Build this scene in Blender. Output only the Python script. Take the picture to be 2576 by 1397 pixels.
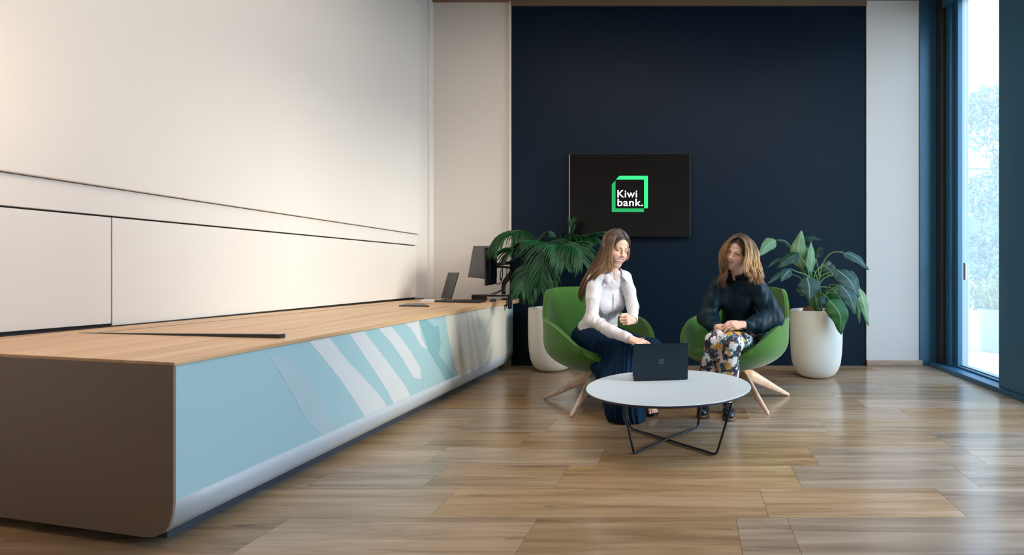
import bpy, bmesh, math, random
import numpy as np
from mathutils import Vector, Matrix

random.seed(7)
rng = np.random.default_rng(7)
PI = math.pi
SC = bpy.context.scene
COL = SC.collection
for _o in list(bpy.data.objects):
    bpy.data.objects.remove(_o)

# ------------------------------------------------------------------ camera
CAMH, FPX, VX, VY = 1.05, 1300.0, 1740.0, 688.0
cam_d = bpy.data.cameras.new('camera')
cam = bpy.data.objects.new('camera', cam_d)
COL.objects.link(cam)
cam.location = (0, 0, CAMH)
cam.rotation_euler = (PI / 2, 0, 0)
cam_d.sensor_fit = 'HORIZONTAL'
cam_d.sensor_width = 36
cam_d.lens = FPX / 2576 * 36
cam_d.shift_x = -(VX - 1288) / 2576
cam_d.shift_y = (VY - 698.5) / 2576
cam_d.clip_start = 0.05
SC.camera = cam

def P(px, py, d):
    return np.array([(px - VX) / FPX * d, d, CAMH - (py - VY) / FPX * d])

def srgb(r, g, b):
    f = lambda c: (c / 255 / 12.92) if c / 255 <= 0.04045 else ((c / 255 + 0.055) / 1.055) ** 2.4
    return (f(r), f(g), f(b))

# ------------------------------------------------------------------ world, sun, exposure
w = bpy.data.worlds.new('sky'); SC.world = w
w.use_nodes = True
wn, wl = w.node_tree.nodes, w.node_tree.links
bg = wn['Background']
tc = wn.new('ShaderNodeTexCoord'); sep = wn.new('ShaderNodeSeparateXYZ')
ramp = wn.new('ShaderNodeValToRGB')
wl.new(tc.outputs['Generated'], sep.inputs[0]); wl.new(sep.outputs['Z'], ramp.inputs[0])
cr = ramp.color_ramp
cr.elements[0].position = 0.0; cr.elements[0].color = (0.64, 0.71, 0.76, 1)
cr.elements[1].position = 0.6; cr.elements[1].color = (0.30, 0.55, 0.92, 1)
e = cr.elements.new(0.12); e.color = (0.61, 0.73, 0.84, 1)
wl.new(ramp.outputs[0], bg.inputs[0])
bg.inputs[1].default_value = 5.2

sun_d = bpy.data.lights.new('sun', 'SUN'); sun = bpy.data.objects.new('sun', sun_d); COL.objects.link(sun)
sun_d.energy = 2.3; sun_d.angle = math.radians(12); sun_d.color = (1.0, 0.86, 0.72)
sun.rotation_euler = Vector((-1.0, 0.34, -0.30)).to_track_quat('-Z', 'Y').to_euler()

def area(name, loc, direction, sx, sy, power, color):
    l = bpy.data.lights.new(name, 'AREA'); o = bpy.data.objects.new(name, l); COL.objects.link(o)
    l.shape = 'RECTANGLE'; l.size = sx; l.size_y = sy; l.energy = power; l.color = color
    o.location = loc; o.rotation_euler = Vector(direction).to_track_quat('-Z', 'Z').to_euler()
    return o
area('overhead_fill_light', (-1.2, 3.0, 4.1), (0, 0, -1), 2.6, 2.6, 40, (1.0, 0.88, 0.76))  # unseen fill lights added overhead to brighten the room
area('overhead_fill_light.001', (1.1, 2.2, 4.1), (0, 0, -1), 1.6, 1.6, 42, (1.0, 0.90, 0.80))  # second added fill, set forward to brighten faces and planters

SC.view_settings.view_transform = 'Standard'
SC.view_settings.look = 'None'
SC.view_settings.gamma = 1.0
SC.view_settings.use_curve_mapping = False
SC.view_settings.exposure = 0.5

pl_ = bpy.data.lights.new('wall_lamp_bulb', 'POINT'); plo = bpy.data.objects.new('wall_lamp_bulb', pl_); COL.objects.link(plo)
pl_.energy = 14; pl_.color = (1.0, 0.72, 0.48); pl_.shadow_soft_size = 0.15; plo.location = (-3.15, 1.9, 2.0)

# ------------------------------------------------------------------ helpers
ORG = {}
def tag(o, label=None, cat=None, group=None, kind=None):
    if label: o['label'] = label
    if cat: o['category'] = cat
    if group: o['group'] = group
    if kind: o['kind'] = kind
    return o

def thing(name, loc, label, cat, group=None):
    o = bpy.data.objects.new(name, None); COL.objects.link(o)
    o.location = loc; o.empty_display_size = 0.1
    ORG[o.name] = np.array(loc, float)
    return tag(o, label, cat, group)

def put(name, V, F, mat, parent=None, smooth=True, local=False, label=None, uv=None, colattr=None, autosmooth=None):
    V = np.asarray(V, float).reshape(-1, 3)
    org = np.zeros(3)
    if parent is not None and not local:
        org = ORG.get(parent.name, np.zeros(3))
    me = bpy.data.meshes.new(name)
    Vl = V - org
    me.from_pydata([tuple(v) for v in Vl] if len(V) < 4000 else Vl.tolist(), [], F if isinstance(F, list) else F.tolist())
    me.update()
    if smooth:
        me.polygons.foreach_set('use_smooth', [True] * len(me.polygons))
    if autosmooth:
        me.set_sharp_from_angle(angle=math.radians(autosmooth))
    if uv is not None:
        ul = me.uv_layers.new(name='UVMap')
        li = np.empty(len(me.loops), int); me.loops.foreach_get('vertex_index', li)
        ul.data.foreach_set('uv', np.asarray(uv, float)[li].ravel())
    if colattr is not None:
        ca = me.color_attributes.new('tint', 'FLOAT_COLOR', 'POINT')
        c4 = np.ones((len(V), 4)); c4[:, :3] = colattr
        ca.data.foreach_set('color', c4.ravel())
    mats = mat if isinstance(mat, (list, tuple)) else [mat]
    for m in mats: me.materials.append(m)
    o = bpy.data.objects.new(name, me); COL.objects.link(o)
    if parent is not None:
        o.parent = parent
        ORG[o.name] = org
    if label: o['label'] = label
    return o

def bevel(o, wdt=0.004, seg=2, angle=40):
    m = o.modifiers.new('bevel', 'BEVEL'); m.width = wdt; m.segments = seg; m.limit_method = 'ANGLE'; m.angle_limit = math.radians(angle)
    return o

BOXF = [(0, 3, 2, 1), (4, 5, 6, 7), (0, 1, 5, 4), (1, 2, 6, 5), (2, 3, 7, 6), (3, 0, 4, 7)]
def boxv(x0, x1, y0, y1, z0, z1):
    return np.array([(x0, y0, z0), (x1, y0, z0), (x1, y1, z0), (x0, y1, z0), (x0, y0, z1), (x1, y0, z1), (x1, y1, z1), (x0, y1, z1)], float)
def box(name, x0, x1, y0, y1, z0, z1, mat, parent=None, bv=0.003, **k):
    o = put(name, boxv(x0, x1, y0, y1, z0, z1), BOXF, mat, parent, smooth=False, **k)
    if bv: bevel(o, bv)
    return o
def hexa(name, low, high, mat, parent=None, bv=0.0, **k):
    """prism between two quads (4 points each, counter-clockwise from above)"""
    o = put(name, np.array(list(low) + list(high)), BOXF, mat, parent, smooth=False, **k)
    if bv: bevel(o, bv)
    return o
def merge(parts):
    V, F, n = [], [], 0
    for v, f in parts:
        v = np.asarray(v, float)
        V.append(v); F += [tuple(int(i) + n for i in q) for q in f]; n += len(v)
    return np.vstack(V), F
def obox(c, ax, ay, az, hx, hy, hz):
    c = np.asarray(c, float); ax, ay, az = [np.asarray(a, float) / np.linalg.norm(a) for a in (ax, ay, az)]
    L = boxv(-hx, hx, -hy, hy, -hz, hz)
    return c + L[:, :1] * ax + L[:, 1:2] * ay + L[:, 2:] * az, BOXF

def smoothpath(pts, n):
    """Catmull-Rom resampling"""
    p = np.asarray(pts, float)
    if len(p) == 2:
        t = np.linspace(0, 1, n)[:, None]
        return p[0] * (1 - t) + p[1] * t
    q = np.vstack([2 * p[0] - p[1], p, 2 * p[-1] - p[-2]])
    ts = np.linspace(0, len(p) - 1 - 1e-6, n)
    i = ts.astype(int); u = (ts - i)[:, None]
    a, b, c, d = q[i], q[i + 1], q[i + 2], q[i + 3]
    return 0.5 * (2 * b + (c - a) * u + (2 * a - 5 * b + 4 * c - d) * u ** 2 + (3 * b - a - 3 * c + d) * u ** 3)

def tube(pts, r, seg=8, flat=1.0, cap=True, up=None):
    p = np.asarray(pts, float); n = len(p)
    r = np.broadcast_to(np.asarray(r, float), (n,)) if np.ndim(r) <= 1 else r
    t = np.gradient(p, axis=0); t /= np.linalg.norm(t, axis=1)[:, None] + 1e-12
    u = np.array(up if up is not None else ((0, 0, 1.0) if abs(t[0][2]) < 0.9 else (1.0, 0, 0)), float)
    V = []
    for i in range(n):
        u = u - t[i] * np.dot(u, t[i])
        if np.linalg.norm(u) < 1e-6: u = np.cross(t[i], (1, 0.3, 0.2))
        u /= np.linalg.norm(u)
        v = np.cross(t[i], u)
        a = np.arange(seg) * 2 * PI / seg
        V.append(p[i] + r[i] * (np.cos(a)[:, None] * u * flat + np.sin(a)[:, None] * v))
    V = np.vstack(V)
    F = [(i * seg + j, i * seg + (j + 1) % seg, (i + 1) * seg + (j + 1) % seg, (i + 1) * seg + j) for i in range(n - 1) for j in range(seg)]
    if cap:
        F.append(tuple(range(seg))[::-1]); F.append(tuple((n - 1) * seg + j for j in range(seg)))
    return V, F

def lathe(prof, c, seg=48, cap=False):
    prof = np.asarray(prof, float); a = np.arange(seg) * 2 * PI / seg
    V = np.array([(c[0] + r * math.cos(t), c[1] + r * math.sin(t), c[2] + z) for r, z in prof for t in a])
    n = len(prof)
    F = [(i * seg + j, i * seg + (j + 1) % seg, (i + 1) * seg + (j + 1) % seg, (i + 1) * seg + j) for i in range(n - 1) for j in range(seg)]
    if cap:
        F.append(tuple(range(seg))[::-1]); F.append(tuple((n - 1) * seg + j for j in range(seg)))
    return V, F

# ------------------------------------------------------------------ materials
class NT:
    def __init__(s, name):
        s.m = bpy.data.materials.new(name); s.m.use_nodes = True
        s.n, s.l = s.m.node_tree.nodes, s.m.node_tree.links
        s.b = s.n['Principled BSDF']; s.out = s.n['Material Output']
    def new(s, t, **k):
        x = s.n.new(t)
        for a, v in k.items(): setattr(x, a, v)
        return x
    def link(s, a, b): s.l.new(a, b)
    def set(s, **k):
        for a, v in k.items(): s.b.inputs[a.replace('_', ' ')].default_value = v
def col4(c): return (c[0], c[1], c[2], 1)

def mat(name, c, rough=0.5, metal=0.0, var=0.06, scale=6.0, bump=0.0, bscale=200.0, stretch=(1, 1, 1), coat=0.0, sheen=0.0, spec=0.5, emit=None):
    """plain procedural surface: base colour with a little noise, optional fine relief"""
    t = NT(name)
    co = t.new('ShaderNodeTexCoord'); mp = t.new('ShaderNodeMapping'); mp.inputs['Scale'].default_value = stretch
    t.link(co.outputs['Object'], mp.inputs[0])
    nz = t.new('ShaderNodeTexNoise'); nz.inputs['Scale'].default_value = scale; nz.inputs['Detail'].default_value = 4
    t.link(mp.outputs[0], nz.inputs['Vector'])
    mx = t.new('ShaderNodeMix', data_type='RGBA')
    mx.inputs['A'].default_value = col4([max(0, x * (1 - var)) for x in c]); mx.inputs['B'].default_value = col4([min(1, x * (1 + var)) for x in c])
    t.link(nz.outputs['Fac'], mx.inputs['Factor']); t.link(mx.outputs['Result'], t.b.inputs['Base Color'])
    t.set(Roughness=rough, Metallic=metal)
    t.b.inputs['Specular IOR Level'].default_value = spec
    if coat: t.b.inputs['Coat Weight'].default_value = coat
    if sheen:
        t.b.inputs['Sheen Weight'].default_value = sheen; t.b.inputs['Sheen Roughness'].default_value = 0.5
    if bump:
        n2 = t.new('ShaderNodeTexNoise'); n2.inputs['Scale'].default_value = bscale; n2.inputs['Detail'].default_value = 3
        t.link(mp.outputs[0], n2.inputs['Vector'])
        bp = t.new('ShaderNodeBump'); bp.inputs['Strength'].default_value = bump; bp.inputs['Distance'].default_value = 0.002
        t.link(n2.outputs['Fac'], bp.inputs['Height']); t.link(bp.outputs[0], t.b.inputs['Normal'])
    if emit:
        t.b.inputs['Emission Color'].default_value = col4(c); t.b.inputs['Emission Strength'].default_value = emit
    return t.m

def wood(name, c1, c2, c3, rough=0.35, stretch=(0.5, 9, 9), scale=2.2, perobj=0.35, coat=0.0, knots=False):
    t = NT(name)
    co = t.new('ShaderNodeTexCoord'); oi = t.new('ShaderNodeObjectInfo')
    mul = t.new('ShaderNodeVectorMath', operation='MULTIPLY'); mul.inputs[1].default_value = (37, 19, 11)
    t.link(oi.outputs['Random'], mul.inputs[0])
    add = t.new('ShaderNodeVectorMath', operation='ADD'); t.link(co.outputs['Object'], add.inputs[0]); t.link(mul.outputs[0], add.inputs[1])
    mp = t.new('ShaderNodeMapping'); mp.inputs['Scale'].default_value = stretch; t.link(add.outputs[0], mp.inputs[0])
    nz = t.new('ShaderNodeTexNoise'); nz.inputs['Scale'].default_value = scale; nz.inputs['Detail'].default_value = 7; nz.inputs['Roughness'].default_value = 0.62; nz.inputs['Distortion'].default_value = 0.6
    t.link(mp.outputs[0], nz.inputs['Vector'])
    r = t.new('ShaderNodeValToRGB'); cr = r.color_ramp
    cr.elements[0].position = 0.33; cr.elements[0].color = col4(c1); cr.elements[1].position = 0.70; cr.elements[1].color = col4(c3)
    e = cr.elements.new(0.5); e.color = col4(c2)
    t.link(nz.outputs['Fac'], r.inputs[0])
    hsv = t.new('ShaderNodeHueSaturation')
    mr = t.new('ShaderNodeMapRange'); mr.inputs['To Min'].default_value = 1 - perobj; mr.inputs['To Max'].default_value = 1 + perobj
    t.link(oi.outputs['Random'], mr.inputs['Value']); t.link(mr.outputs[0], hsv.inputs['Value']); t.link(r.outputs[0], hsv.inputs['Color'])
    wn_ = t.new('ShaderNodeTexWhiteNoise', noise_dimensions='1D'); t.link(oi.outputs['Random'], wn_.inputs['W'])
    mr2 = t.new('ShaderNodeMapRange'); mr2.inputs['To Min'].default_value = 0.8; mr2.inputs['To Max'].default_value = 1.2
    t.link(wn_.outputs['Value'], mr2.inputs['Value']); t.link(mr2.outputs[0], hsv.inputs['Saturation'])
    last = hsv.outputs[0]
    if knots:
        mp2 = t.new('ShaderNodeMapping'); mp2.inputs['Scale'].default_value = (1.6, 9, 1); t.link(add.outputs[0], mp2.inputs[0])
        n3 = t.new('ShaderNodeTexNoise'); n3.inputs['Scale'].default_value = 1.7; n3.inputs['Detail'].default_value = 3
        t.link(mp2.outputs[0], n3.inputs['Vector'])
        rk = t.new('ShaderNodeValToRGB'); rk.color_ramp.elements[0].position = 0.66; rk.color_ramp.elements[0].color = (0, 0, 0, 1); rk.color_ramp.elements[1].position = 0.78; rk.color_ramp.elements[1].color = (1, 1, 1, 1)
        t.link(n3.outputs['Fac'], rk.inputs[0])
        mk = t.new('ShaderNodeMix', data_type='RGBA'); t.link(rk.outputs[0], mk.inputs['Factor']); t.link(last, mk.inputs['A'])
        mk.inputs['B'].default_value = col4([x * 0.42 for x in c1]); last = mk.outputs['Result']
    t.link(last, t.b.inputs['Base Color'])
    bp = t.new('ShaderNodeBump'); bp.inputs['Strength'].default_value = 0.10; bp.inputs['Distance'].default_value = 0.002
    t.link(nz.outputs['Fac'], bp.inputs['Height']); t.link(bp.outputs[0], t.b.inputs['Normal'])
    t.set(Roughness=rough)
    if coat: t.b.inputs['Coat Weight'].default_value = coat; t.b.inputs['Coat Roughness'].default_value = 0.22
    return t.m

M = {}
M['floor'] = wood('floor_planks_oak', srgb(134, 111, 88), srgb(164, 139, 111), srgb(184, 161, 134), rough=0.21, stretch=(0.55, 7, 7), scale=2.0, perobj=0.13, knots=True)
M['oak'] = wood('worktop_oak', srgb(196, 158, 122), srgb(214, 178, 140), srgb(226, 196, 162), rough=0.42, stretch=(8, 0.5, 8), scale=1.6, perobj=0.0)
M['skirt_oak'] = wood('skirting_oak', srgb(150, 120, 95), srgb(178, 150, 124), srgb(196, 170, 146), rough=0.45, perobj=0.0)
M['legwood'] = wood('chair_leg_ash', srgb(206, 168, 138), srgb(226, 194, 168), srgb(238, 214, 192), rough=0.42, stretch=(3, 3, 3), scale=4, perobj=0.0)
M['white'] = mat('wall_white_paint', srgb(226, 222, 217), 0.62, var=0.02, scale=1.2, bump=0.05, bscale=300)
M['panel'] = mat('panel_white_lacquer', srgb(232, 228, 224), 0.45, var=0.015, scale=1.0)
M['navy'] = mat('wall_navy_paint', srgb(2, 26, 45), 0.5, var=0.08, scale=1.5, bump=0.06, bscale=250, spec=0.22)
M['ceil'] = mat('ceiling_brown_board', srgb(120, 98, 78), 0.7, var=0.1)
M['dark'] = mat('shadow_gap_black', srgb(30, 28, 28), 0.6)
M['blue'] = mat('window_frame_blue_metal', srgb(48, 96, 124), 0.34, var=0.05, metal=0.15, scale=2)
M['black'] = mat('black_plastic', srgb(26, 27, 30), 0.42, var=0.1, scale=30)
M['blackmetal'] = mat('black_powder_metal', srgb(34, 40, 50), 0.35, metal=0.5)
M['steel'] = mat('brushed_steel', srgb(170, 176, 180), 0.3, metal=0.9)
M['body'] = mat('counter_white_laminate', srgb(168, 204, 212), 0.38, var=0.03, scale=1.4)
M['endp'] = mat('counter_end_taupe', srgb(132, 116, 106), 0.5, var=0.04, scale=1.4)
M['plinth'] = mat('plinth_grey', srgb(70, 78, 88), 0.5)
M['green'] = mat('chair_felt_green', srgb(68, 114, 40), 0.9, var=0.14, scale=60, bump=0.5, bscale=420, sheen=0.35, spec=0.2)
M['greenseat'] = mat('seat_felt_green', srgb(62, 110, 40), 0.9, var=0.14, scale=60, bump=0.5, bscale=420, sheen=0.3, spec=0.2)
M['piping'] = mat('chair_seam_green', srgb(44, 96, 24), 0.9, var=0.1)
M['tabletop'] = mat('tabletop_white_laminate', srgb(205, 214, 218), 0.33, var=0.02)
M['ply'] = mat('tabletop_plywood', srgb(196, 150, 100), 0.5, var=0.2, scale=14, stretch=(1, 1, 30))
M['navyedge'] = mat('tabletop_dark_edge', srgb(34, 44, 66), 0.35)
M['pot'] = mat('planter_white_glaze', srgb(238, 234, 222), 0.34, var=0.02, scale=3)
M['soil'] = mat('bark_mulch', srgb(92, 62, 42), 0.9, var=0.5, scale=60, bump=1.0, bscale=90)
M['coir'] = mat('coir_fibre', srgb(128, 84, 54), 0.95, var=0.45, scale=80, bump=1.0, bscale=120)
M['laptop'] = mat('laptop_dark_teal', srgb(14, 36, 50), 0.36, metal=0.35, var=0.05, scale=3)
M['emblem'] = mat('emblem_grey', srgb(74, 92, 102), 0.4, metal=0.7)
M['screen'] = mat('tv_glass_black', srgb(22, 22, 22), 0.16, var=0.02)
M['g1'] = mat('screen_light_green', srgb(38, 220, 122), 0.5, emit=0.62, var=0)
M['g2'] = mat('screen_mid_green', srgb(20, 154, 86), 0.5, emit=0.55, var=0)
M['wht'] = mat('screen_white', srgb(250, 250, 250), 0.4, emit=0.85, var=0)
M['paper'] = mat('paper_white', srgb(220, 215, 205), 0.7)
M['mongrey'] = mat('monitor_face_grey', srgb(84, 82, 86), 0.35, var=0.1, scale=2)
M['print_teal'] = mat('vinyl_print_teal', srgb(160, 194, 194), 0.4, var=0.05, scale=3)
M['print_deep'] = mat('vinyl_print_deep_teal', srgb(136, 184, 190), 0.4, var=0.06, scale=3)
M['lip'] = mat('counter_white_laminate', srgb(196, 206, 214), 0.38, var=0.03)
M['print_white'] = mat('vinyl_print_white', srgb(216, 222, 224), 0.4, var=0.03)
M['print_cream'] = mat('vinyl_print_cream', srgb(222, 220, 208), 0.4, var=0.03)
M['print_faint'] = mat('vinyl_print_faint_white', srgb(180, 204, 212), 0.4, var=0.03, scale=3)
M['print_line'] = mat('vinyl_print_line_grey', srgb(168, 166, 152), 0.5)
M['paving'] = mat('paving_sand', srgb(176, 160, 136), 0.8, var=0.08, scale=2, bump=0.2, bscale=40)
M['concrete'] = mat('building_pale_render', srgb(150, 164, 172), 0.8, var=0.05, scale=0.8)
M['bark'] = mat('tree_bark', srgb(96, 92, 84), 0.9, var=0.3, scale=20)

def leafmat(name, c1, c2, vein, rough=0.35, trans=0.25, nveins=26):
    t = NT(name)
    uv = t.new('ShaderNodeUVMap'); sp = t.new('ShaderNodeSeparateXYZ'); t.link(uv.outputs[0], sp.inputs[0])
    # u along the leaf 0..1, v across -1..1 ; veins slant forward
    ab = t.new('ShaderNodeMath', operation='ABSOLUTE'); t.link(sp.outputs['Y'], ab.inputs[0])
    m1 = t.new('ShaderNodeMath', operation='MULTIPLY_ADD'); t.link(ab.outputs[0], m1.inputs[0]); m1.inputs[1].default_value = -0.16; t.link(sp.outputs['X'], m1.inputs[2])
    m2 = t.new('ShaderNodeMath', operation='MULTIPLY'); t.link(m1.outputs[0], m2.inputs[0]); m2.inputs[1].default_value = nveins * 2 * PI
    sn = t.new('ShaderNodeMath', operation='SINE'); t.link(m2.outputs[0], sn.inputs[0])
    rp = t.new('ShaderNodeMapRange'); rp.inputs['From Min'].default_value = 0.2; rp.inputs['From Max'].default_value = 1.0; rp.inputs['To Max'].default_value = 0.42
    t.link(sn.outputs[0], rp.inputs['Value'])
    mid = t.new('ShaderNodeMapRange'); mid.inputs['From Min'].default_value = 0.09; mid.inputs['From Max'].default_value = 0.03; t.link(ab.outputs[0], mid.inputs['Value'])
    mxm = t.new('ShaderNodeMath', operation='MAXIMUM'); t.link(rp.outputs[0], mxm.inputs[0]); t.link(mid.outputs[0], mxm.inputs[1])
    oi = t.new('ShaderNodeObjectInfo'); mb = t.new('ShaderNodeMix', data_type='RGBA')
    mb.inputs['A'].default_value = col4(c1); mb.inputs['B'].default_value = col4(c2); t.link(oi.outputs['Random'], mb.inputs['Factor'])
    mx = t.new('ShaderNodeMix', data_type='RGBA'); t.link(mb.outputs['Result'], mx.inputs['A']); mx.inputs['B'].default_value = col4(vein); t.link(mxm.outputs[0], mx.inputs['Factor'])
    t.link(mx.outputs['Result'], t.b.inputs['Base Color'])
    bp = t.new('ShaderNodeBump'); bp.inputs['Strength'].default_value = 0.35; bp.inputs['Distance'].default_value = 0.003; t.link(sn.outputs[0], bp.inputs['Height']); t.link(bp.outputs[0], t.b.inputs['Normal'])
    t.set(Roughness=rough)
    tr = t.new('ShaderNodeBsdfTranslucent'); t.link(mx.outputs['Result'], tr.inputs[0])
    ms = t.new('ShaderNodeMixShader'); ms.inputs[0].default_value = trans
    t.link(t.b.outputs[0], ms.inputs[1]); t.link(tr.outputs[0], ms.inputs[2]); t.link(ms.outputs[0], t.out.inputs[0])
    return t.m
M['leaf_dark'] = leafmat('lily_leaf_dark', srgb(16, 58, 44), srgb(20, 74, 46), srgb(90, 140, 126))
M['leaf_teal'] = leafmat('lily_leaf_teal', srgb(26, 74, 66), srgb(34, 88, 78), srgb(150, 190, 180))
M['leaf_light'] = leafmat('lily_leaf_light', srgb(110, 164, 120), srgb(128, 180, 130), srgb(196, 222, 190), trans=0.35)
M['leaf_mid'] = leafmat('lily_leaf_mid', srgb(30, 98, 44), srgb(44, 110, 50), srgb(130, 186, 120), trans=0.35)
M['stem'] = mat('lily_stem_green', srgb(96, 140, 84), 0.45)
M['palm'] = mat('palm_leaf_green', srgb(10, 64, 30), 0.45, var=0.4, scale=5, spec=0.35)
M['palm2'] = mat('palm_leaf_grey_green', srgb(34, 82, 54), 0.45, var=0.35, scale=5, spec=0.35)
M['palmstem'] = mat('palm_stem', srgb(58, 92, 48), 0.5)
M['outleaf'] = mat('garden_leaf_silver', srgb(92, 122, 108), 0.4, var=0.3, scale=3)
M['outleaf2'] = mat('garden_plant_yellow_green', srgb(128, 128, 50), 0.5, var=0.3, scale=6)

def glassmat():
    t = NT('window_glass')
    tr = t.new('ShaderNodeBsdfTransparent'); tr.inputs[0].default_value = (0.93, 0.97, 0.98, 1)
    gl = t.new('ShaderNodeBsdfGlossy'); gl.inputs['Roughness'].default_value = 0.03
    lw = t.new('ShaderNodeLayerWeight'); lw.inputs['Blend'].default_value = 0.5
    pw = t.new('ShaderNodeMath', operation='POWER'); t.link(lw.outputs['Facing'], pw.inputs[0]); pw.inputs[1].default_value = 5.0
    fr = t.new('ShaderNodeMath', operation='MULTIPLY_ADD'); t.link(pw.outputs[0], fr.inputs[0]); fr.inputs[1].default_value = 0.6; fr.inputs[2].default_value = 0.03
    ms = t.new('ShaderNodeMixShader'); t.link(fr.outputs[0], ms.inputs[0]); t.link(tr.outputs[0], ms.inputs[1]); t.link(gl.outputs[0], ms.inputs[2])
    tl = t.new('ShaderNodeBsdfTranslucent'); tl.inputs[0].default_value = (0.85, 0.92, 0.95, 1)  # pale translucent veil mixed into the glass to imitate haze
    m2 = t.new('ShaderNodeMixShader'); m2.inputs[0].default_value = 0.10; t.link(ms.outputs[0], m2.inputs[1]); t.link(tl.outputs[0], m2.inputs[2])
    t.link(m2.outputs[0], t.out.inputs[0])
    return t.m
M['glass'] = glassmat()

# ------------------------------------------------------------------ room shell
YB = 5.93                      # back wall
def wx(d): return -3.57 + 0.182 * (d - 2.66)      # left wall line (it is not square to the back wall)
WT = np.array([0.179, 0.984, 0]); WN = np.array([0.9838, -0.179, 0])
ZC = 4.16
def wprism(name, d0, d1, za0, zb0, za1, zb1, o0, o1, m, parent=None, bv=0.0, **k):
    """slab lying on the left wall from depth d0 to d1; heights may run at a slant"""
    a = np.array([wx(d0), d0, 0]); b = np.array([wx(d1), d1, 0])
    lo = [a + WN * o1 + [0, 0, za0], b + WN * o1 + [0, 0, zb0], b + WN * o0 + [0, 0, zb0], a + WN * o0 + [0, 0, za0]]
    hi = [a + WN * o1 + [0, 0, za1], b + WN * o1 + [0, 0, zb1], b + WN * o0 + [0, 0, zb1], a + WN * o0 + [0, 0, za1]]
    return hexa(name, lo, hi, m, parent, bv, **k)

base = box('floor', -5.5, 2.95, -4.0, 6.1, -0.12, -0.006, M['floor'], bv=0); tag(base, kind='structure')
base['label'] = 'wide oak plank floor laid across the room'
row, y = 0, 0.62
PW = 0.30
y = 2.22 - 6 * PW
while y < 5.92:
    x = -3.9 + rng.uniform(-1.0, 0)
    cuts = []
    while x < 2.72:
        L = rng.choice([0.62, 0.9, 1.2, 1.45]) * rng.uniform(0.92, 1.08)
        cuts.append((x, min(x + L, 2.73))); x += L
    if abs(y - (2.22 - PW)) < 0.02:
        cuts = [(-3.9, -2.7), (-2.7, -1.72), (-1.72, -0.66), (-0.66, 0.19), (0.19, 0.41), (0.41, 1.65), (1.65, 2.73)]
    for a, b in cuts:
        y1 = min(y + PW, 5.925)
        c = ((a + b) / 2, (y + y1) / 2)
        o = put('plank', boxv(a + 0.0008 - c[0], b - 0.0008 - c[0], y + 0.0008 - c[1], y1 - 0.0008 - c[1], -0.008, 0), BOXF, M['floor'], base, smooth=False, local=True)
        o.location = (c[0], c[1], 0)
    y += PW

wl_ = wprism('wall_left', -4.0, 5.93, -0.1, -0.1, ZC, ZC, -0.2, 0, M['white']); tag(wl_, kind='structure')
wb = box('wall_back', -3.4, -2.062, YB, YB + 0.2, -0.1, ZC, M['white'], bv=0); tag(wb, kind='structure')
tag(box('trim_1', -2.085, -2.058, YB - 0.045, YB, 0, ZC, M['white'], bv=0.003), kind='structure')
wn1 = box('wall_back.001', -2.062, 1.99, YB - 0.03, YB + 0.2, -0.1, 4.14, M['navy'], bv=0); tag(wn1, kind='structure')
tag(box('baseboard_back', -2.05, 1.985, YB - 0.05, YB - 0.03, 0, 0.075, M['navy'], bv=0.004), kind='structure')
tag(box('wall_right', 1.99, 2.59, YB - 0.045, YB + 0.2, -0.1, ZC, M['white'], bv=0.003), kind='structure')
tag(box('baseboard_right', 1.985, 2.615, YB - 0.085, YB - 0.045, 0, 0.062, M['skirt_oak'], bv=0.006), kind='structure')
tag(box('wall_right.001', 2.59, 2.84, YB - 0.06, YB + 0.2, -0.1, ZC, M['blue'], bv=0.004), kind='structure')
ce = box('ceiling', -5.5, 2.95, -4.0, 6.1, ZC, ZC + 0.1, M['ceil'], bv=0); tag(ce, kind='structure')
tag(box('trim_2', -2.05, 1.99, YB - 0.07, YB - 0.03, 4.10, ZC, M['ceil'], bv=0.004), kind='structure')
wf = box('wall_front', -5.5, 2.95, -4.2, -4.0, -0.1, ZC, M['white'], bv=0); tag(wf, kind='structure')

# left wall panelling
def zl(d): return 1.574 + (1.475 - 1.574) * (d - 2.66) / 3.06
def zk(d): return 1.394 + (1.35 - 1.394) * (d - 2.66) / 3.06
D0, D1 = -3.9, 5.67
# big raised board with rounded upper corner
a0 = np.array([wx(D0), D0, 0]); a1 = np.array([wx(D1), D1, 0])
outl = [(D0, zl(D0)), (D1, zl(D1)), (D1, 3.93)] + [(D1 - 0.06 + 0.06 * math.cos(t), 3.93 + 0.06 * math.sin(t)) for t in np.linspace(0.2, PI / 2, 5)] + [(D0, 3.99)]
V = [np.array([wx(d), d, 0]) + WN * o + [0, 0, z] for o in (0.055, 0.0) for d, z in outl]
n = len(outl)
F = [tuple(range(n))[::-1], tuple(range(n, 2 * n))] + [(i, (i + 1) % n, n + (i + 1) % n, n + i) for i in range(n)]
ub = put('trim_3', V, F, M['panel'], smooth=False); bevel(ub, 0.006); tag(ub, kind='structure')
lb = wprism('trim_4', D0, 5.655, zk(D0) + 0.006, zk(5.655) + 0.006, zl(D0) - 0.004, zl(5.655) - 0.004, 0, 0.028, M['panel'], bv=0.004); tag(lb, kind='structure')
low = wprism('trim_5', D0, 5.64, 0.70, 0.70, zk(D0) + 0.006, zk(5.64) + 0.006, 0.0, 0.004, M['dark']); tag(low, kind='structure')
for da, db in ((D0, 1.2), (1.206, 3.092), (3.097, 5.645)):
    p = wprism('panel', da, db, 0.735, 0.79 if db > 5 else 0.75, zk(da) - 0.004, zk(db) - 0.004, 0.004, 0.024, M['panel'], low, bv=0.003)
tag(box('trim_6', -3.03, -2.955, 5.845, 5.93, 0.5, ZC, M['panel'], bv=0.012), kind='structure')

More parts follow.
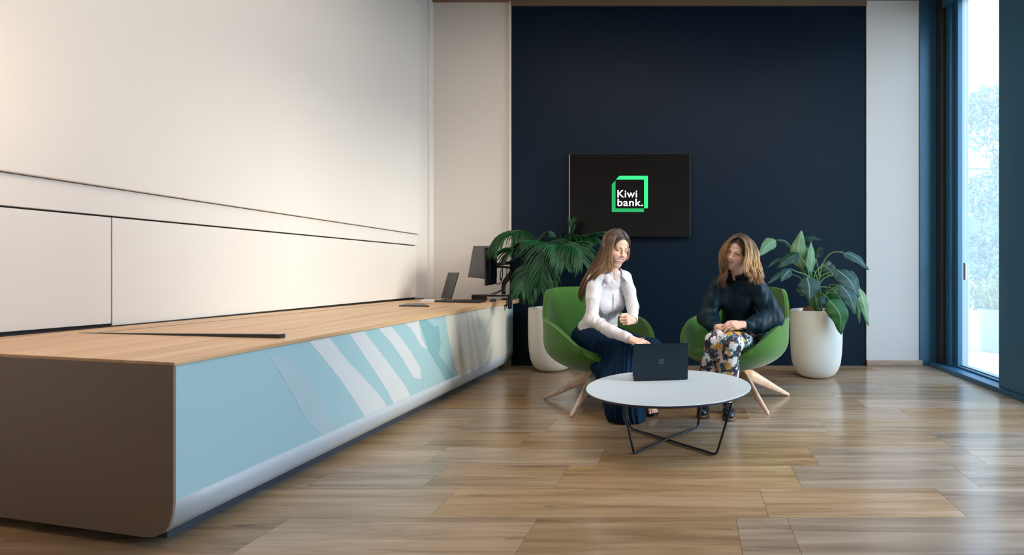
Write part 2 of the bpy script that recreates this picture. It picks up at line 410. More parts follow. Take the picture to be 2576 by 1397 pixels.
# ------------------------------------------------------------------ right glazed wall
XW = 2.80
def frame(name, y0, y1, z0, z1, x0, x1, parent): return box(name, x0, x1, y0, y1, z0, z1, M['blue'], parent, bv=0.006)
sill = box('window_1', 2.69, 3.0, 1.35, 5.85, -0.02, 0.045, M['blue'], bv=0.005); tag(sill, kind='structure')
sill['label'] = 'full height blue framed glazing along the right wall'
frame('sill_step', 1.42, 5.84, 0.045, 0.062, 2.83, 2.98, sill)
box('track', 2.875, 2.90, 1.42, 5.6, 0.06, 0.068, M['dark'], sill, bv=0)
frame('jamb', 5.60, 5.83, 0.045, ZC, 2.80, 3.0, sill)
frame('jamb', 5.52, 5.66, 0.045, ZC, 2.84, 2.93, sill)
box('gap', 2.755, 2.80, 5.70, 5.83, 0.045, ZC, M['dark'], sill, bv=0)
frame('mullion', 4.05, 4.66, 0.045, ZC, 2.80, 2.93, sill)
frame('mullion', 4.10, 4.58, 0.045, ZC, 2.72, 2.80, sill)
for ym in (2.9, 1.45):
    frame('mullion', ym - 0.05, ym + 0.05, 0.045, ZC, 2.76, 2.93, sill)
tag(box('wall_right.002', 2.76, 2.98, -4.0, 1.40, -0.1, ZC, M['white'], bv=0), kind='structure')
frame('header', 1.40, 5.85, 3.98, ZC, 2.76, 2.98, sill)
ys = [5.52, 4.66, 4.05, 2.95, 2.85, 1.50]
for i in range(0, len(ys), 2):
    box('pane', 2.885, 2.893, ys[i + 1], ys[i], 0.06, 3.98, M['glass'], sill, bv=0)
box('handle_plate', 2.858, 2.876, 5.40, 5.44, 0.98, 1.16, M['steel'], sill, bv=0.004)
# ------------------------------------------------------------------ outside
gnd = box('ground', 2.96, 40, -20, 45, -0.3, -0.06, M['paving'], bv=0); tag(gnd, 'pale sandy paving outside the glazing', kind='structure')
bld = thing('building', (12.5, 22, -0.06), 'pale rendered building far behind the garden tree', 'building')
box('wall', 5, 22, 22, 26, -0.06, 5.5, M['concrete'], bld, bv=0.05)
box('parapet', 4.9, 22.1, 21.9, 26.1, 5.5, 5.75, M['concrete'], bld, bv=0.03)
for i in range(4):
    fr_ = box('window', 7 + i * 3.6, 8.7 + i * 3.6, 21.93, 22.0, 1.2, 3.4, M['blue'], bld, bv=0.02)
    box('pane', 7.1 + i * 3.6, 8.6 + i * 3.6, 21.9, 21.93, 1.3, 3.3, M['glass'], fr_, bv=0)

def leafcloud(n, centres, radii, size, seed):
    r = np.random.default_rng(seed); V = []; F = []
    for i in range(n):
        k = r.integers(len(centres)); v = r.normal(size=3); v /= np.linalg.norm(v)
        c = np.array(centres[k]) + v * np.array(radii[k]) * r.uniform(0.55, 1.0) ** 0.6
        a = r.normal(size=3); a /= np.linalg.norm(a); b = np.cross(a, r.normal(size=3)); b /= np.linalg.norm(b)
        s = size * r.uniform(0.6, 1.3); nn = np.cross(a, b)
        j = len(V)
        V += [c - a * s, c + b * s * 0.32 + nn * s * .1, c + a * s, c - b * s * 0.32 + nn * s * .1]
        F.append((j, j + 1, j + 2, j + 3))
    return np.array(V), F
def tree(X, Y, hgt, rad, label, seed, n=5200, m='outleaf'):
    t = thing('garden_tree', (X, Y, -0.06), label, 'tree')
    r = np.random.default_rng(seed)
    top = np.array([X, Y, hgt * 0.8])
    tr = [tube(smoothpath([(X, Y, -0.06), (X + 0.05, Y, hgt * .3), (X - 0.04, Y + .05, hgt * .55), top], 12), np.linspace(0.09, 0.03, 12), 8)]
    for k in range(9):
        z0 = hgt * r.uniform(0.25, 0.7); a = r.uniform(0, 2 * PI); L = rad * r.uniform(.6, .95)
        s = np.array([X, Y, z0]); tr.append(tube(smoothpath([s, s + [L * .5 * math.cos(a), L * .5 * math.sin(a), L * .35], s + [L * math.cos(a), L * math.sin(a), L * .9]], 6), np.linspace(.03, .008, 6), 6))
    put('trunk', *merge(tr), M['bark'], t)
    cs = [(X + r.uniform(-1, 1) * rad * .5, Y + r.uniform(-1, 1) * rad * .5, hgt * r.uniform(.28, .95)) for _ in range(14)]
    rs = [(rad * r.uniform(.35, .6),) * 3 for _ in cs]
    o = put('foliage', *leafcloud(n, cs, rs, 0.075, seed), M[m], t, smooth=False); tag(o, kind='stuff')
tree(6.35, 10.2, 5.6, 1.15, 'tall silvery tree nearest the glazing outside', 3, 6500)
tree(8.6, 13.0, 5.4, 1.3, 'second silvery tree beyond the nearest one outside', 5, 5000)
tree(4.7, 8.1, 1.9, 0.45, 'low shrub-like tree beside the white garden planter', 8, 1500)
def garden_pot(X, Y, r, h, label, m, seed):
    t = thing('garden_planter', (X, Y, -0.06), label, 'planter', None)
    M.setdefault('gpot', mat('garden_pot_grey_white', srgb(150, 152, 146), .6))
    prof = [(r * .78, 0), (r * .82, .01), (r * .97, h - .02), (r, h), (r * .92, h), (r * .88, h - .06), (0.01, h - .07)]
    put('pot', *lathe(prof, (X, Y, -0.06), 32, cap=True), M['gpot'], t)
    put('soil', *lathe([(r * .89, h - .05), (0.005, h - .04)], (X, Y, -0.06), 24), M['soil'], t)
    o = put('foliage', *leafcloud(520, [(X, Y, h + .12), (X - .1, Y, h + .2), (X + .12, Y, h + .1)], [(r * .9, r * .9, .2)] * 3, .06, seed), M[m], t, smooth=False); tag(o, kind='stuff')
garden_pot(4.33, 7.35, 0.24, 0.60, 'white planter with yellow-green plants outside the glass', 'outleaf2', 12)

# ------------------------------------------------------------------ counter
def zt(d): return 0.715 + (d - 1.95) / 3.8 * 0.055
def thick(d): return 0.014 + (d - 1.95) / 3.8 * 0.034
FN, FF = np.array([-1.95, 1.95]), np.array([-1.985, 5.74])
EN, BF = np.array([-3.60, 2.30]), np.array([-2.985, 5.74])
ct = thing('reception_counter', (-2.6, 3.8, 0), 'long white service counter with oak worktop, patterned front and taupe end', 'counter')
prof = [(0.0, None), (0.0, .19), (.005, .145), (.020, .100), (.050, .066), (.092, .048), (.14, .042)]
stations = np.linspace(0, 1, 14)
V = []
for s in stations:
    f = FN * (1 - s) + FF * s; d = f[1]
    for o_, z in prof:
        V.append((f[0] - o_, f[1] + o_ * 0.21 * (1 - s), z if z is not None else zt(d) - thick(d)))
m_ = len(prof)
F = [(i * m_ + j, i * m_ + j + 1, (i + 1) * m_ + j + 1, (i + 1) * m_ + j) for i in range(len(stations) - 1) for j in range(1)]
F2 = [(i * m_ + j, i * m_ + j + 1, (i + 1) * m_ + j + 1, (i + 1) * m_ + j) for i in range(len(stations) - 1) for j in range(1, m_ - 1)]
low_ = put('lower_panel', V, F2, M['lip'], ct, autosmooth=60)
sol = low_.modifiers.new('solid', 'SOLIDIFY'); sol.thickness = 0.02; sol.offset = -1
front = put('front_panel', V, F, M['body'], ct, smooth=False)
sol = front.modifiers.new('solid', 'SOLIDIFY'); sol.thickness = 0.02; sol.offset = -1
# near end panel
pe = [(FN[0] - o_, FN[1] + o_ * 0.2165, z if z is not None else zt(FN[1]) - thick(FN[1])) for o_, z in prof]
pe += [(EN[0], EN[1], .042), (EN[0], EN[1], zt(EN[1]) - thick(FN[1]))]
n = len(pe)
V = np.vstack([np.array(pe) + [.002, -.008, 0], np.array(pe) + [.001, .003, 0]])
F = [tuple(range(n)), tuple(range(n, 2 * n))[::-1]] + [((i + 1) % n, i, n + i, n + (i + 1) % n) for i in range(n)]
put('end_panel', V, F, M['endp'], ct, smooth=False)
pe = [(FF[0] - o_, FF[1] - .03, z if z is not None else zt(FF[1]) - thick(FF[1])) for o_, z in prof] + [(BF[0], BF[1] - .03, .042), (BF[0], BF[1] - .03, .70)]
n = len(pe); V = np.vstack([np.array(pe), np.array(pe) + [0, .028, 0]])
put('end_panel', V, [tuple(range(n)), tuple(range(n, 2 * n))[::-1]] + [((i + 1) % n, i, n + i, n + (i + 1) % n) for i in range(n)], M['body'], ct, smooth=False, label='white far end panel')
hexa('plinth', [(EN[0] + .02, EN[1] + .08, 0), (FN[0] - .13, FN[1] + .10, 0), (FF[0] - .10, FF[1] - .06, 0), (BF[0] + .02, BF[1] - .06, 0)],
     [(EN[0] + .02, EN[1] + .08, .045), (FN[0] - .13, FN[1] + .10, .045), (FF[0] - .10, FF[1] - .06, .045), (BF[0] + .02, BF[1] - .06, .045)], M['plinth'], ct)
# worktop (oak), thin at the near end
V = []
ns = 12
for s in np.linspace(0, 1, ns):
    fr = FN * (1 - s) + FF * s; bk = EN * (1 - s) + BF * s
    bk[0] = wx(bk[1]) + 0.03
    fr = fr + [0.006 + 0.03 * max(0, s - .3), -0.008 if s == 0 else 0]
    for q, side in ((fr, 0), (bk, 1)):
        V.append((q[0], q[1], zt(q[1]))); V.append((q[0], q[1], zt(q[1]) - thick(q[1])))
F = []
for i in range(ns - 1):
    a, b = 4 * i, 4 * (i + 1)
    F += [(a, b, b + 2, a + 2), (a + 1, a + 3, b + 3, b + 1), (a, a + 1, b + 1, b), (a + 2, b + 2, b + 3, a + 3)]
F += [(0, 2, 3, 1), (4 * ns - 4, 4 * ns - 3, 4 * ns - 1, 4 * ns - 2)]
wt = put('worktop', V, F, M['oak'], ct, smooth=False); bevel(wt, .003, angle=60)
# worktop return towards the lounge at the far end
box('worktop_nose', -2.05, -1.915, 5.56, 5.74, zt(5.7) - .048, zt(5.7) + .001, M['oak'], ct, bv=.004)
# dark shadow gap at the wall and groove on the worktop
V, F = [], []
def strip(name, a, b, wa, wb, ha, hb, m, lab=None):
    a = np.array(a, float); b = np.array(b, float); t = (b - a); t /= np.linalg.norm(t); nn = np.array([-t[1], t[0]])
    za, zb = zt(a[1]), zt(b[1])
    q = [a - nn * wa, b - nn * wb, b + nn * wb, a + nn * wa]
    lo = [(p[0], p[1], z - .002) for p, z in zip(q, (za, zb, zb, za))]
    hi = [(p[0], p[1], z + h) for p, z, h in zip(q, (za, zb, zb, za), (ha, hb, hb, ha))]
    return hexa(name, lo, hi, m, ct, label=lab)
strip('shadow_gap', (wx(2.3) + .036, 2.3), (wx(5.74) + .036, 5.74), .006, .006, .006, .008, M['dark'], 'black shadow gap along the wall')
strip('groove', (-3.22, 2.80), (-2.87, 5.0), .003, .004, .0012, .0012, mat('groove_brown', srgb(120, 84, 60), .6))
strip('tray_edge', (-3.32, 2.80), (-2.06, 2.60), .004, .016, .001, .020, mat('tray_edge_dark_teal', srgb(28, 44, 52), .35), 'dark teal raised edge of the inset tray')

# printed pattern of the front: flat bands on the front face
def onfront(px, py, lift=.0008):
    # intersect pixel ray with the front plane X = FN.x + k (Y - FN.y)
    k = (FF[0] - FN[0]) / (FF[1] - FN[1]); r = (px - VX) / FPX
    d = (FN[0] - k * FN[1] + lift) / (r - k)
    z = CAMH - (py - VY) / FPX * d
    return np.array([FN[0] + k * (d - FN[1]) + lift, d, z])
def band(name, pts, m, lab=None):
    Q = [onfront(500 + x / 3.037, 740 + y / 3.037) for x, y in pts]
    for q in Q: q[2] = min(max(q[2], .192), zt(q[1]) - thick(q[1]) - .004)
    n = len(Q); V = Q + [q - np.array([.0006, 0, 0]) for q in Q]
    return put(name, V, [tuple(range(n)), tuple(range(n, 2 * n))[::-1]] + [((i + 1) % n, i, n + i, n + (i + 1) % n) for i in range(n)], m, front, smooth=False, label=lab)
bands = [
    ([(540, 470), (680, 500), (830, 650), (960, 850), (1050, 1085), (940, 1135), (820, 960), (690, 720)], 'print_faint'),
    ([(845, 352), (1000, 325), (1110, 480), (1240, 620), (1380, 770), (1440, 905), (1270, 980), (1180, 800), (1080, 650), (960, 500)], 'print_white'),
    ([(1150, 290), (1262, 268), (1330, 370), (1450, 530), (1570, 690), (1620, 830), (1490, 885), (1440, 740), (1330, 570), (1230, 420)], 'print_white'),
    ([(1372, 245), (1472, 222), (1540, 330), (1620, 440), (1690, 560), (1700, 650), (1640, 640), (1560, 500), (1460, 360)], 'print_white'),
    ([(1580, 203), (1680, 183), (1700, 330), (1745, 425), (1700, 400), (1640, 290)], 'print_white'),
    ([(1684, 205), (1740, 182), (1800, 250), (1830, 240), (1850, 380), (1832, 460), (1955, 670), (1890, 715), (1760, 440)], 'print_deep'),
    ([(1885, 165), (2366, 66), (2366, 520), (1985, 680), (1960, 560), (1905, 320)], 'print_cream'),
]
for pts, m_ in bands: band('printed_band', pts, M[m_])
V, F = [], []
def hatch(q):                 # q: left-top, right-top, right-bottom, left-bottom (zoom px) filled with fine slanted lines
    lt, rt, rb, lb_ = [np.array(p, float) for p in q]
    nl = int(np.linalg.norm(lb_ - lt) / 7)
    for i in range(nl):
        t0, t1 = i / nl, (i + .32) / nl; sh = 0.9 / nl
        pts = [lt + (lb_ - lt) * min(1, t0 + sh), rt + (rb - rt) * t0, rt + (rb - rt) * t1, lt + (lb_ - lt) * min(1, t1 + sh)]
        j = len(V)
        for p in pts: V.append(onfront(500 + p[0] / 3.037, 740 + p[1] / 3.037, .0012))
        F.append((j, j + 1, j + 2, j + 3))
for q in ([(1966, 130), (1974, 130), (2055, 630), (2005, 650)], [(2040, 108), (2050, 108), (2122, 600), (2078, 620)],
          [(2106, 100), (2116, 100), (2172, 260), (2130, 275)], [(2070, 130), (2090, 140), (2180, 570), (2140, 590)],
          [(2236, 95), (2262, 95), (2225, 250), (2192, 262)], [(2225, 300), (2250, 200), (2215, 400), (2180, 412)], [(2225, 440), (2250, 380), (2225, 530), (2185, 560)],
          [(1950, 160), (1958, 160), (2030, 560), (2000, 560)]):
    hatch(q)
put('printed_hatching', V, F, M['print_line'], front, smooth=False)

# ------------------------------------------------------------------ television
tvd = 5.83
def PT(px, py, d=tvd): return P(px, py, d)
a, b = PT(1432, 386), PT(1737, 596)
tv = thing('television', ((a[0] + b[0]) / 2, 5.9, b[2]), 'large black wall television showing a green square logo', 'television')
box('case', a[0], b[0], tvd + .003, 5.885, b[2], a[2], M['black'], tv, bv=.006)
box('screen', a[0] + .012, b[0] - .006, tvd - .001, tvd + .004, b[2] + .01, a[2] - .008, M['screen'], tv, bv=0)
box('side_strip', a[0] - .004, a[0] + .008, tvd - .004, tvd + .03, b[2], a[2] - .01, M['steel'], tv, bv=.003)
box('wall_bracket', -.9, -.5, 5.87, 5.90, 1.75, 2.1, M['black'], tv, bv=.003)
def lg(x, y): return (1400 + x / 5.374, 360 + y / 5.374)
def flat(name, pts, m, d, th=.0016, parent=tv):
    Q = [P(*lg(x, y), d) for x, y in pts]; n = len(Q); V = Q + [q + np.array([0, th, 0]) for q in Q]
    return put(name, V, [tuple(range(n))[::-1], tuple(range(n, 2 * n))] + [(i, (i + 1) % n, n + (i + 1) % n, n + i) for i in range(n)], m, parent, smooth=False)
sd = tvd - .0022
flat('logo_frame', [(850, 443), (1235, 443), (1235, 883), (1184, 883), (1184, 494), (803, 494)], M['g1'], sd, label if False else .0016) if False else flat('logo_frame', [(850, 443), (1235, 443), (1235, 883), (1184, 883), (1184, 494), (803, 494)], M['g1'], sd)
flat('logo_shade', [(747, 560), (797, 505), (797, 885), (1182, 885), (1182, 934), (747, 934)], M['g2'], sd)
def text(name, s, px, py, hpx, d, m, parent, wpx):
    cu = bpy.data.curves.new(name, 'FONT'); cu.body = s; cu.size = 1.0; cu.offset = 0.010; cu.space_character = 1.06
    o = bpy.data.objects.new('t', cu); COL.objects.link(o)
    dg = bpy.context.evaluated_depsgraph_get(); me = bpy.data.meshes.new_from_object(o.evaluated_get(dg))
    bpy.data.objects.remove(o)
    v = np.array([p.co[:] for p in me.vertices]); fs = [tuple(p.vertices) for p in me.polygons]
    cap = 0.70
    sc = (hpx / FPX * d) / cap
    x0 = v[:, 0].min(); xs = wpx / FPX * d / ((v[:, 0].max() - x0) * sc); org = P(px, py, d)
    W = np.stack([org[0] + (v[:, 0] - x0) * sc * xs, np.full(len(v), d), org[2] + v[:, 1] * sc], 1)
    return put(name, W, fs, m, parent, smooth=False), W
_, W = text('lettering', 'Kiwi', 1553.2, 496.6, 18.4, sd, M['wht'], tv, 49.5)
_, W2 = text('lettering', 'bank.', 1553.4, 518.4, 18.4, sd, M['wht'], tv, 63.8)
print('TEXT widths px', (W[:, 0].max() - W[:, 0].min()) * FPX / sd, (W2[:, 0].max() - W2[:, 0].min()) * FPX / sd)

# ------------------------------------------------------------------ coffee table
TC = np.array([-.1415, 3.227]); TZ = .352
tb = thing('coffee_table', (TC[0], TC[1], 0), 'round white coffee table on thin black bent rod legs', 'table')
R_ = .510
put('tabletop', *lathe([(0.002, -.001), (R_ - .006, -.001), (R_ - .002, 0), (R_ - .001, -.003)], (TC[0], TC[1], TZ), 96), M['tabletop'], tb)
put('edge_band', *lathe([(R_ - .003, -.0015), (R_, -.003), (R_ - .001, -.012), (R_ - .012, -.018)], (TC[0], TC[1], TZ), 96), M['navyedge'], tb)
put('underside', *lathe([(R_ - .012, -.018), (R_ - .045, -.026), (0.002, -.026)], (TC[0], TC[1], TZ), 96), M['ply'], tb)
feet = {'FL': (1595, 1143), 'FR': (1802, 1145), 'BL': (1585, 1078), 'BR': (1755, 1076)}
fp = {}
for k_, (x_, y_) in feet.items():
    d_ = FPX * (CAMH - .009) / (y_ - VY); fp[k_] = np.array([(x_ - VX) / FPX * d_, d_, .009])
rod = .0068
def topof(f):
    v = f[:2] - TC; return np.array([TC[0] + v[0] * 1.30, TC[1] + v[1] * 1.30, TZ - .024])
for a_, b_ in (('FL', 'BR'), ('FR', 'BL')):
    A, B = fp[a_], fp[b_]; At, Bt = topof(A), topof(B)
    zoff = .0 if a_ == 'FL' else .0
    def bend(Ft, Fb, O, n=5):
        u = (Ft - Fb) / np.linalg.norm(Ft - Fb); v = (O - Fb) / np.linalg.norm(O - Fb); r = .02
        return [Fb + u * r, Fb + u * r * .35 + v * r * .35, Fb + v * r]
    mid = (A + B) / 2 + [0, 0, .007 if a_ == 'FL' else .0]
    put('leg', *tube(smoothpath([At, At * .5 + (A + (At - A) * .06) * .5, A + (At - A) * .06], 6), rod, 10), M['blackmetal'], tb)
    put('leg', *tube(smoothpath([Bt, Bt * .5 + (B + (Bt - B) * .06) * .5, B + (Bt - B) * .06], 6), rod, 10), M['blackmetal'], tb)
    ba = bend(A + (At - A), A, B); bb = bend(B + (Bt - B), B, A)
    put('cross_rod', *tube(np.array(ba + [mid] + bb[::-1]), rod, 10), M['blackmetal'], tb)
put('mounting_plate', *lathe([(.002, -.034), (.40, -.034), (.40, -.026), (.002, -.026)], (TC[0], TC[1], TZ), 32), M['blackmetal'], tb)

# ------------------------------------------------------------------ laptop on the coffee table
lpb = P(1595.5, 960, 3.36); lpr = P(1729, 957, 3.36)
zb = TZ + .001
lp = thing('laptop', (-.2, 3.45, zb), 'open dark laptop on the round coffee table, back of lid to camera', 'laptop')
L0 = np.array([-.370, 3.337, zb + .016]); L1 = np.array([-.0285, 3.387, zb + .016])
ex = (L1 - L0) / np.linalg.norm(L1 - L0); ey = np.array([-ex[1], ex[0], 0]); ez = np.array([0, 0, 1.])
Wd = np.linalg.norm(L1 - L0); Cb = (L0 + L1) / 2
depth_ = .235
o = put('base', *obox(Cb + ey * depth_ / 2 - ez * .008, ex, ey, ez, Wd / 2 + .004, depth_ / 2, .0065), M['laptop'], lp, smooth=False); bevel(o, .004)
put('keyboard', *obox(Cb + ey * depth_ * .42 - ez * .0012, ex, ey, ez, Wd / 2 - .025, .055, .0008), M['black'], o, smooth=False)
put('touchpad', *obox(Cb + ey * depth_ * .80 - ez * .0012, ex, ey, ez, .05, .032, .0006), M['blackmetal'], o, smooth=False)
lean = math.radians(7); eu = ez * math.cos(lean) - ey * math.sin(lean) * 1.0; en = np.cross(ex, eu)
hl = .236
lid = put('lid', *obox(Cb + eu * hl / 2 - ez * .006, ex, eu, en, Wd / 2 + .003, hl / 2, .0035), M['laptop'], lp, smooth=False); bevel(lid, .003)
fn = -np.sign(en[1]) * en * -1
nb = en if en[1] < 0 else -en            # towards camera
put('display', *obox(Cb + eu * hl / 2 - ez * .006 - nb * .0038, ex, eu, en, Wd / 2 - .008, hl / 2 - .01, .0006), M['screen'], lid, smooth=False)
for i in (-1, 1):
    for j in (-1, 1):
        put('emblem_square', *obox(Cb + eu * (hl / 2 + j * .0085) - ez * .006 + nb * .0038 + ex * i * .0085, ex, eu, en, .0072, .0072, .0005), M['emblem'], lid, smooth=False)

# ------------------------------------------------------------------ armchairs
def chair(name, loc, rot, label, group):
    t = thing(name, (loc[0], loc[1], 0), label, 'chair', group)
    ORG[t.name] = np.zeros(3)
    t.rotation_euler = (0, 0, rot)           # local +Y is where the chair faces
    nt, nv = 96, 22
    def rim(th):            # th from back, 0 = back centre; returns radius x, y, rim height, lean
        a = abs(th)
        back, arm, front = .93, .70, .425
        s = lambda x, e0, e1: (lambda q: q * q * (3 - 2 * q))(min(1, max(0, (x - e0) / (e1 - e0))))
        z = back - (back - arm) * s(a, .50, 1.08) - .015 * s(a, .2, .5)
        z -= .02 * s(a, 1.2, 1.6)
        z -= (arm - .02 - front) * s(a, 1.45, 2.78)
        return z
    V = []
    for i in range(nt):
        th = -PI + 2 * PI * i / nt
        zr = rim(th)
        sx = math.sin(th); cy = -math.cos(th)
        e = 2.35
        rr = 1 / ((abs(sx)) ** e + (abs(cy)) ** e) ** (1 / e)
        Rx, Ry = .440, (.400 if cy < 0 else .392)
        tilt = 1 + .10 * max(0, -cy) * max(0, (zr - .68)) / .25
        for j in range(nv):
            v = j / (nv - 1)
            zs = min(.52, zr)
            if v < .62: z = .26 + (zs - .26) * (v / .62) ** 1.9
            else: z = zs + (zr - zs) * (v - .62) / .38
            q_ = max(0, (.52 - z) / .26); r = max(.004, 1 - q_ ** 2.1) ** .5
            r *= 1 + .05 * max(0, z - .52) * (1 if cy < .2 else 0)
            lean = 1 + .16 * max(0, -cy) * max(0, z - .62)
            V.append((sx * rr * Rx * r * lean, cy * rr * Ry * r * lean * tilt, z))
    F = [(i * nv + j, ((i + 1) % nt) * nv + j, ((i + 1) % nt) * nv + j + 1, i * nv + j + 1) for i in range(nt) for j in range(nv - 1)]
    sh = put('shell', V, F, M['green'], t, local=True)
    so = sh.modifiers.new('solid', 'SOLIDIFY'); so.thickness = .036; so.offset = 1 if False else -1
    so.use_rim = True
    be = sh.modifiers.new('bevel', 'BEVEL'); be.width = .012; be.segments = 3; be.limit_method = 'ANGLE'; be.angle_limit = 1.0
    # seam just inside the rim
    rp = np.array([V[i * nv + nv - 1] for i in range(nt)])
    inn = np.vstack([rp, rp[:1]])
    put('seam', *tube(inn * [.952, .952, 1] + [0, 0, .002], .0022, 6, cap=False), M['piping'], t, local=True)
    # seat cushion
    V2, F2 = [], []
    rs = [0, .3, .6, .8, .92, .99, 1.0, .96, .88]; zs = [.442, .442, .440, .435, .427, .410, .392, .375, .362]
    m2 = 64
    for r_, z_ in zip(rs, zs):
        for i in range(m2):
            th = 2 * PI * i / m2; sx, cy = math.sin(th), -math.cos(th); e = 3.2
            rr = 1 / ((abs(sx) + 1e-6) ** e + (abs(cy) + 1e-6) ** e) ** (1 / e)
            V2.append((sx * rr * .285 * max(r_, .001), cy * rr * .285 * max(r_, .001) + .025, z_))
    F2 = [(i * m2 + j, i * m2 + (j + 1) % m2, (i + 1) * m2 + (j + 1) % m2, (i + 1) * m2 + j) for i in range(len(rs) - 1) for j in range(m2)]
    put('seat_cushion', V2, F2, M['greenseat'], t, local=True)
    # hub and star legs
    put('hub', *lathe([(.001, .215), (.055, .215), (.062, .225), (.062, .262), (.12, .275), (.001, .285)], (0, 0, 0), 32), M['legwood'], t, local=True)
    for q in range(4):
        a = math.radians(45 + 90 * q - 13); dx, dy = math.cos(a), math.sin(a)
        pts = [(.02, .222, .048, .030), (.12, .190, .054, .022), (.24, .126, .040, .018), (.36, .062, .026, .015), (.462, .012, .013, .012)]
        V3 = []
        for r_, z_, hz, hw in pts:
            for k in range(10):
                al = 2 * PI * k / 10
                o1 = hw * math.copysign(abs(math.cos(al)) ** .7, math.cos(al)); o2 = hz * math.copysign(abs(math.sin(al)) ** .7, math.sin(al))
                V3.append((dx * r_ - dy * o1, dy * r_ + dx * o1, max(z_ + o2, .0)))
        n_ = len(pts)
        F3 = [(i * 10 + j, i * 10 + (j + 1) % 10, (i + 1) * 10 + (j + 1) % 10, (i + 1) * 10 + j) for i in range(n_ - 1) for j in range(10)] + [tuple(range(10))[::-1], tuple((n_ - 1) * 10 + j for j in range(10))]
        put('leg', V3, F3, M['legwood'], t, local=True)
    return t
CL, CR = (-.775, 4.20), (.40, 4.26)
rotL = math.atan2(-.70, .71) - PI / 2
chL = chair('armchair', CL, rotL, 'green felt shell armchair nearest the counter, under the woman in white', 'green armchairs at the coffee table')
chR = chL.copy(); COL.objects.link(chR); chR.location = (CR[0], CR[1], 0)
chR.rotation_euler = (0, 0, math.atan2(-.78, -.62) - PI / 2)
chR['label'] = 'green felt shell armchair beside the lily pot, under the woman in dark blouse'
for c_ in list(chL.children):
    k = c_.copy(); COL.objects.link(k); k.parent = chR
    else_off = math.cos(-chR.rotation_euler[2]), math.sin(-chR.rotation_euler[2])
    if not c_.name.startswith(('leg', 'hub')): k.location = (-.055 * else_off[0], -.055 * else_off[1], 0)
    if c_.name.startswith(('leg', 'hub')): k.rotation_euler = (0, 0, math.radians(27.5))

for c_ in chL.children:
    if not c_.name.startswith(('leg', 'hub')): c_.location = (.035 * math.cos(-rotL), .035 * math.sin(-rotL), 0)

# ------------------------------------------------------------------ planters
def planter(X, Y, s, label, mound):
    t = thing('planter', (X, Y, 0), label, 'planter', 'tall white planters by the navy wall')
    prof = [(.001, .001), (.10, .001), (.145, .006), (.19, .035), (.222, .085), (.243, .15), (.254, .24), (.26, .36), (.262, .50), (.26, .672), (.256, .682), (.246, .682), (.240, .672), (.238, .60), (.001, .60)]
    put('pot', *lathe([(r * s, z * s) for r, z in prof], (X, Y, 0), 72), M['pot'], t)
    put('soil', *lathe([(.236 * s, .625 * s), (.12 * s, .64 * s), (.001, .645 * s)], (X, Y, 0), 40), M['soil'], t)
    for dx, dy, r_ in mound:
        V, F = lathe([(.001, -r_)] + [(r_ * math.cos(a), r_ * math.sin(a)) for a in np.linspace(-1.2, 1.5, 9)] + [(.001, r_)], (0, 0, 0), 14)
        V = V * (1 + .12 * rng.normal(size=(len(V), 1)) * .5) + [X + dx, Y + dy, .655 * s]
        put('coir_clump', V, F, M['coir'], t)
    return t
pl1 = planter(-1.506, 5.62, 1.0, 'tall rounded white planter behind the green armchair nearest the counter', [(-.05, -.05, .05), (.09, 0, .05)])
pl2 = planter(1.268, 5.27, 1.0, 'tall rounded white planter with the broad-leaved lily', [(-.10, -.10, .062), (.13, -.08, .06)])

def leafblade(pts, wid, m, parent, name='leaf', fold=.25, nl=18, nw=8, side=None, curl=.0, wav=.0, stem=None, prof=None):
    p = smoothpath(pts, nl); t = np.gradient(p, axis=0); t /= np.linalg.norm(t, axis=1)[:, None]
    side = np.array(side if side is not None else (0, -1, 0), float)       # rough normal direction of the blade
    V, UV = [], []
    for i in range(nl):
        u = i / (nl - 1)
        nrm = side - t[i] * np.dot(side, t[i]); nrm /= np.linalg.norm(nrm) + 1e-9
        s = np.cross(t[i], nrm)
        wv = (math.sin(PI * u ** .75) ** .8 if u < 1 else 0) * (1 - .25 * u)
        if prof: wv = prof(u)
        for j in range(nw + 1):
            v = -1 + 2 * j / nw
            off = s * v * wid / 2 * wv - nrm * (abs(v) ** 1.3) * fold * wid / 2 * wv + nrm * wav * math.sin(u * 17 + v * 2) * wid * .08 * abs(v)
            V.append(p[i] + off); UV.append((u, v))
    F = [(i * (nw + 1) + j, i * (nw + 1) + j + 1, (i + 1) * (nw + 1) + j + 1, (i + 1) * (nw + 1) + j) for i in range(nl - 1) for j in range(nw)]
    o = put(name, V, F, m, parent, uv=UV)
    so = o.modifiers.new('solid', 'SOLIDIFY'); so.thickness = .0012
    if stem is not None:
        q = smoothpath(stem, 14)
        put('stem', *tube(q, np.linspace(.0085, .0055, 14), 7), M['stem'], o)
    return o

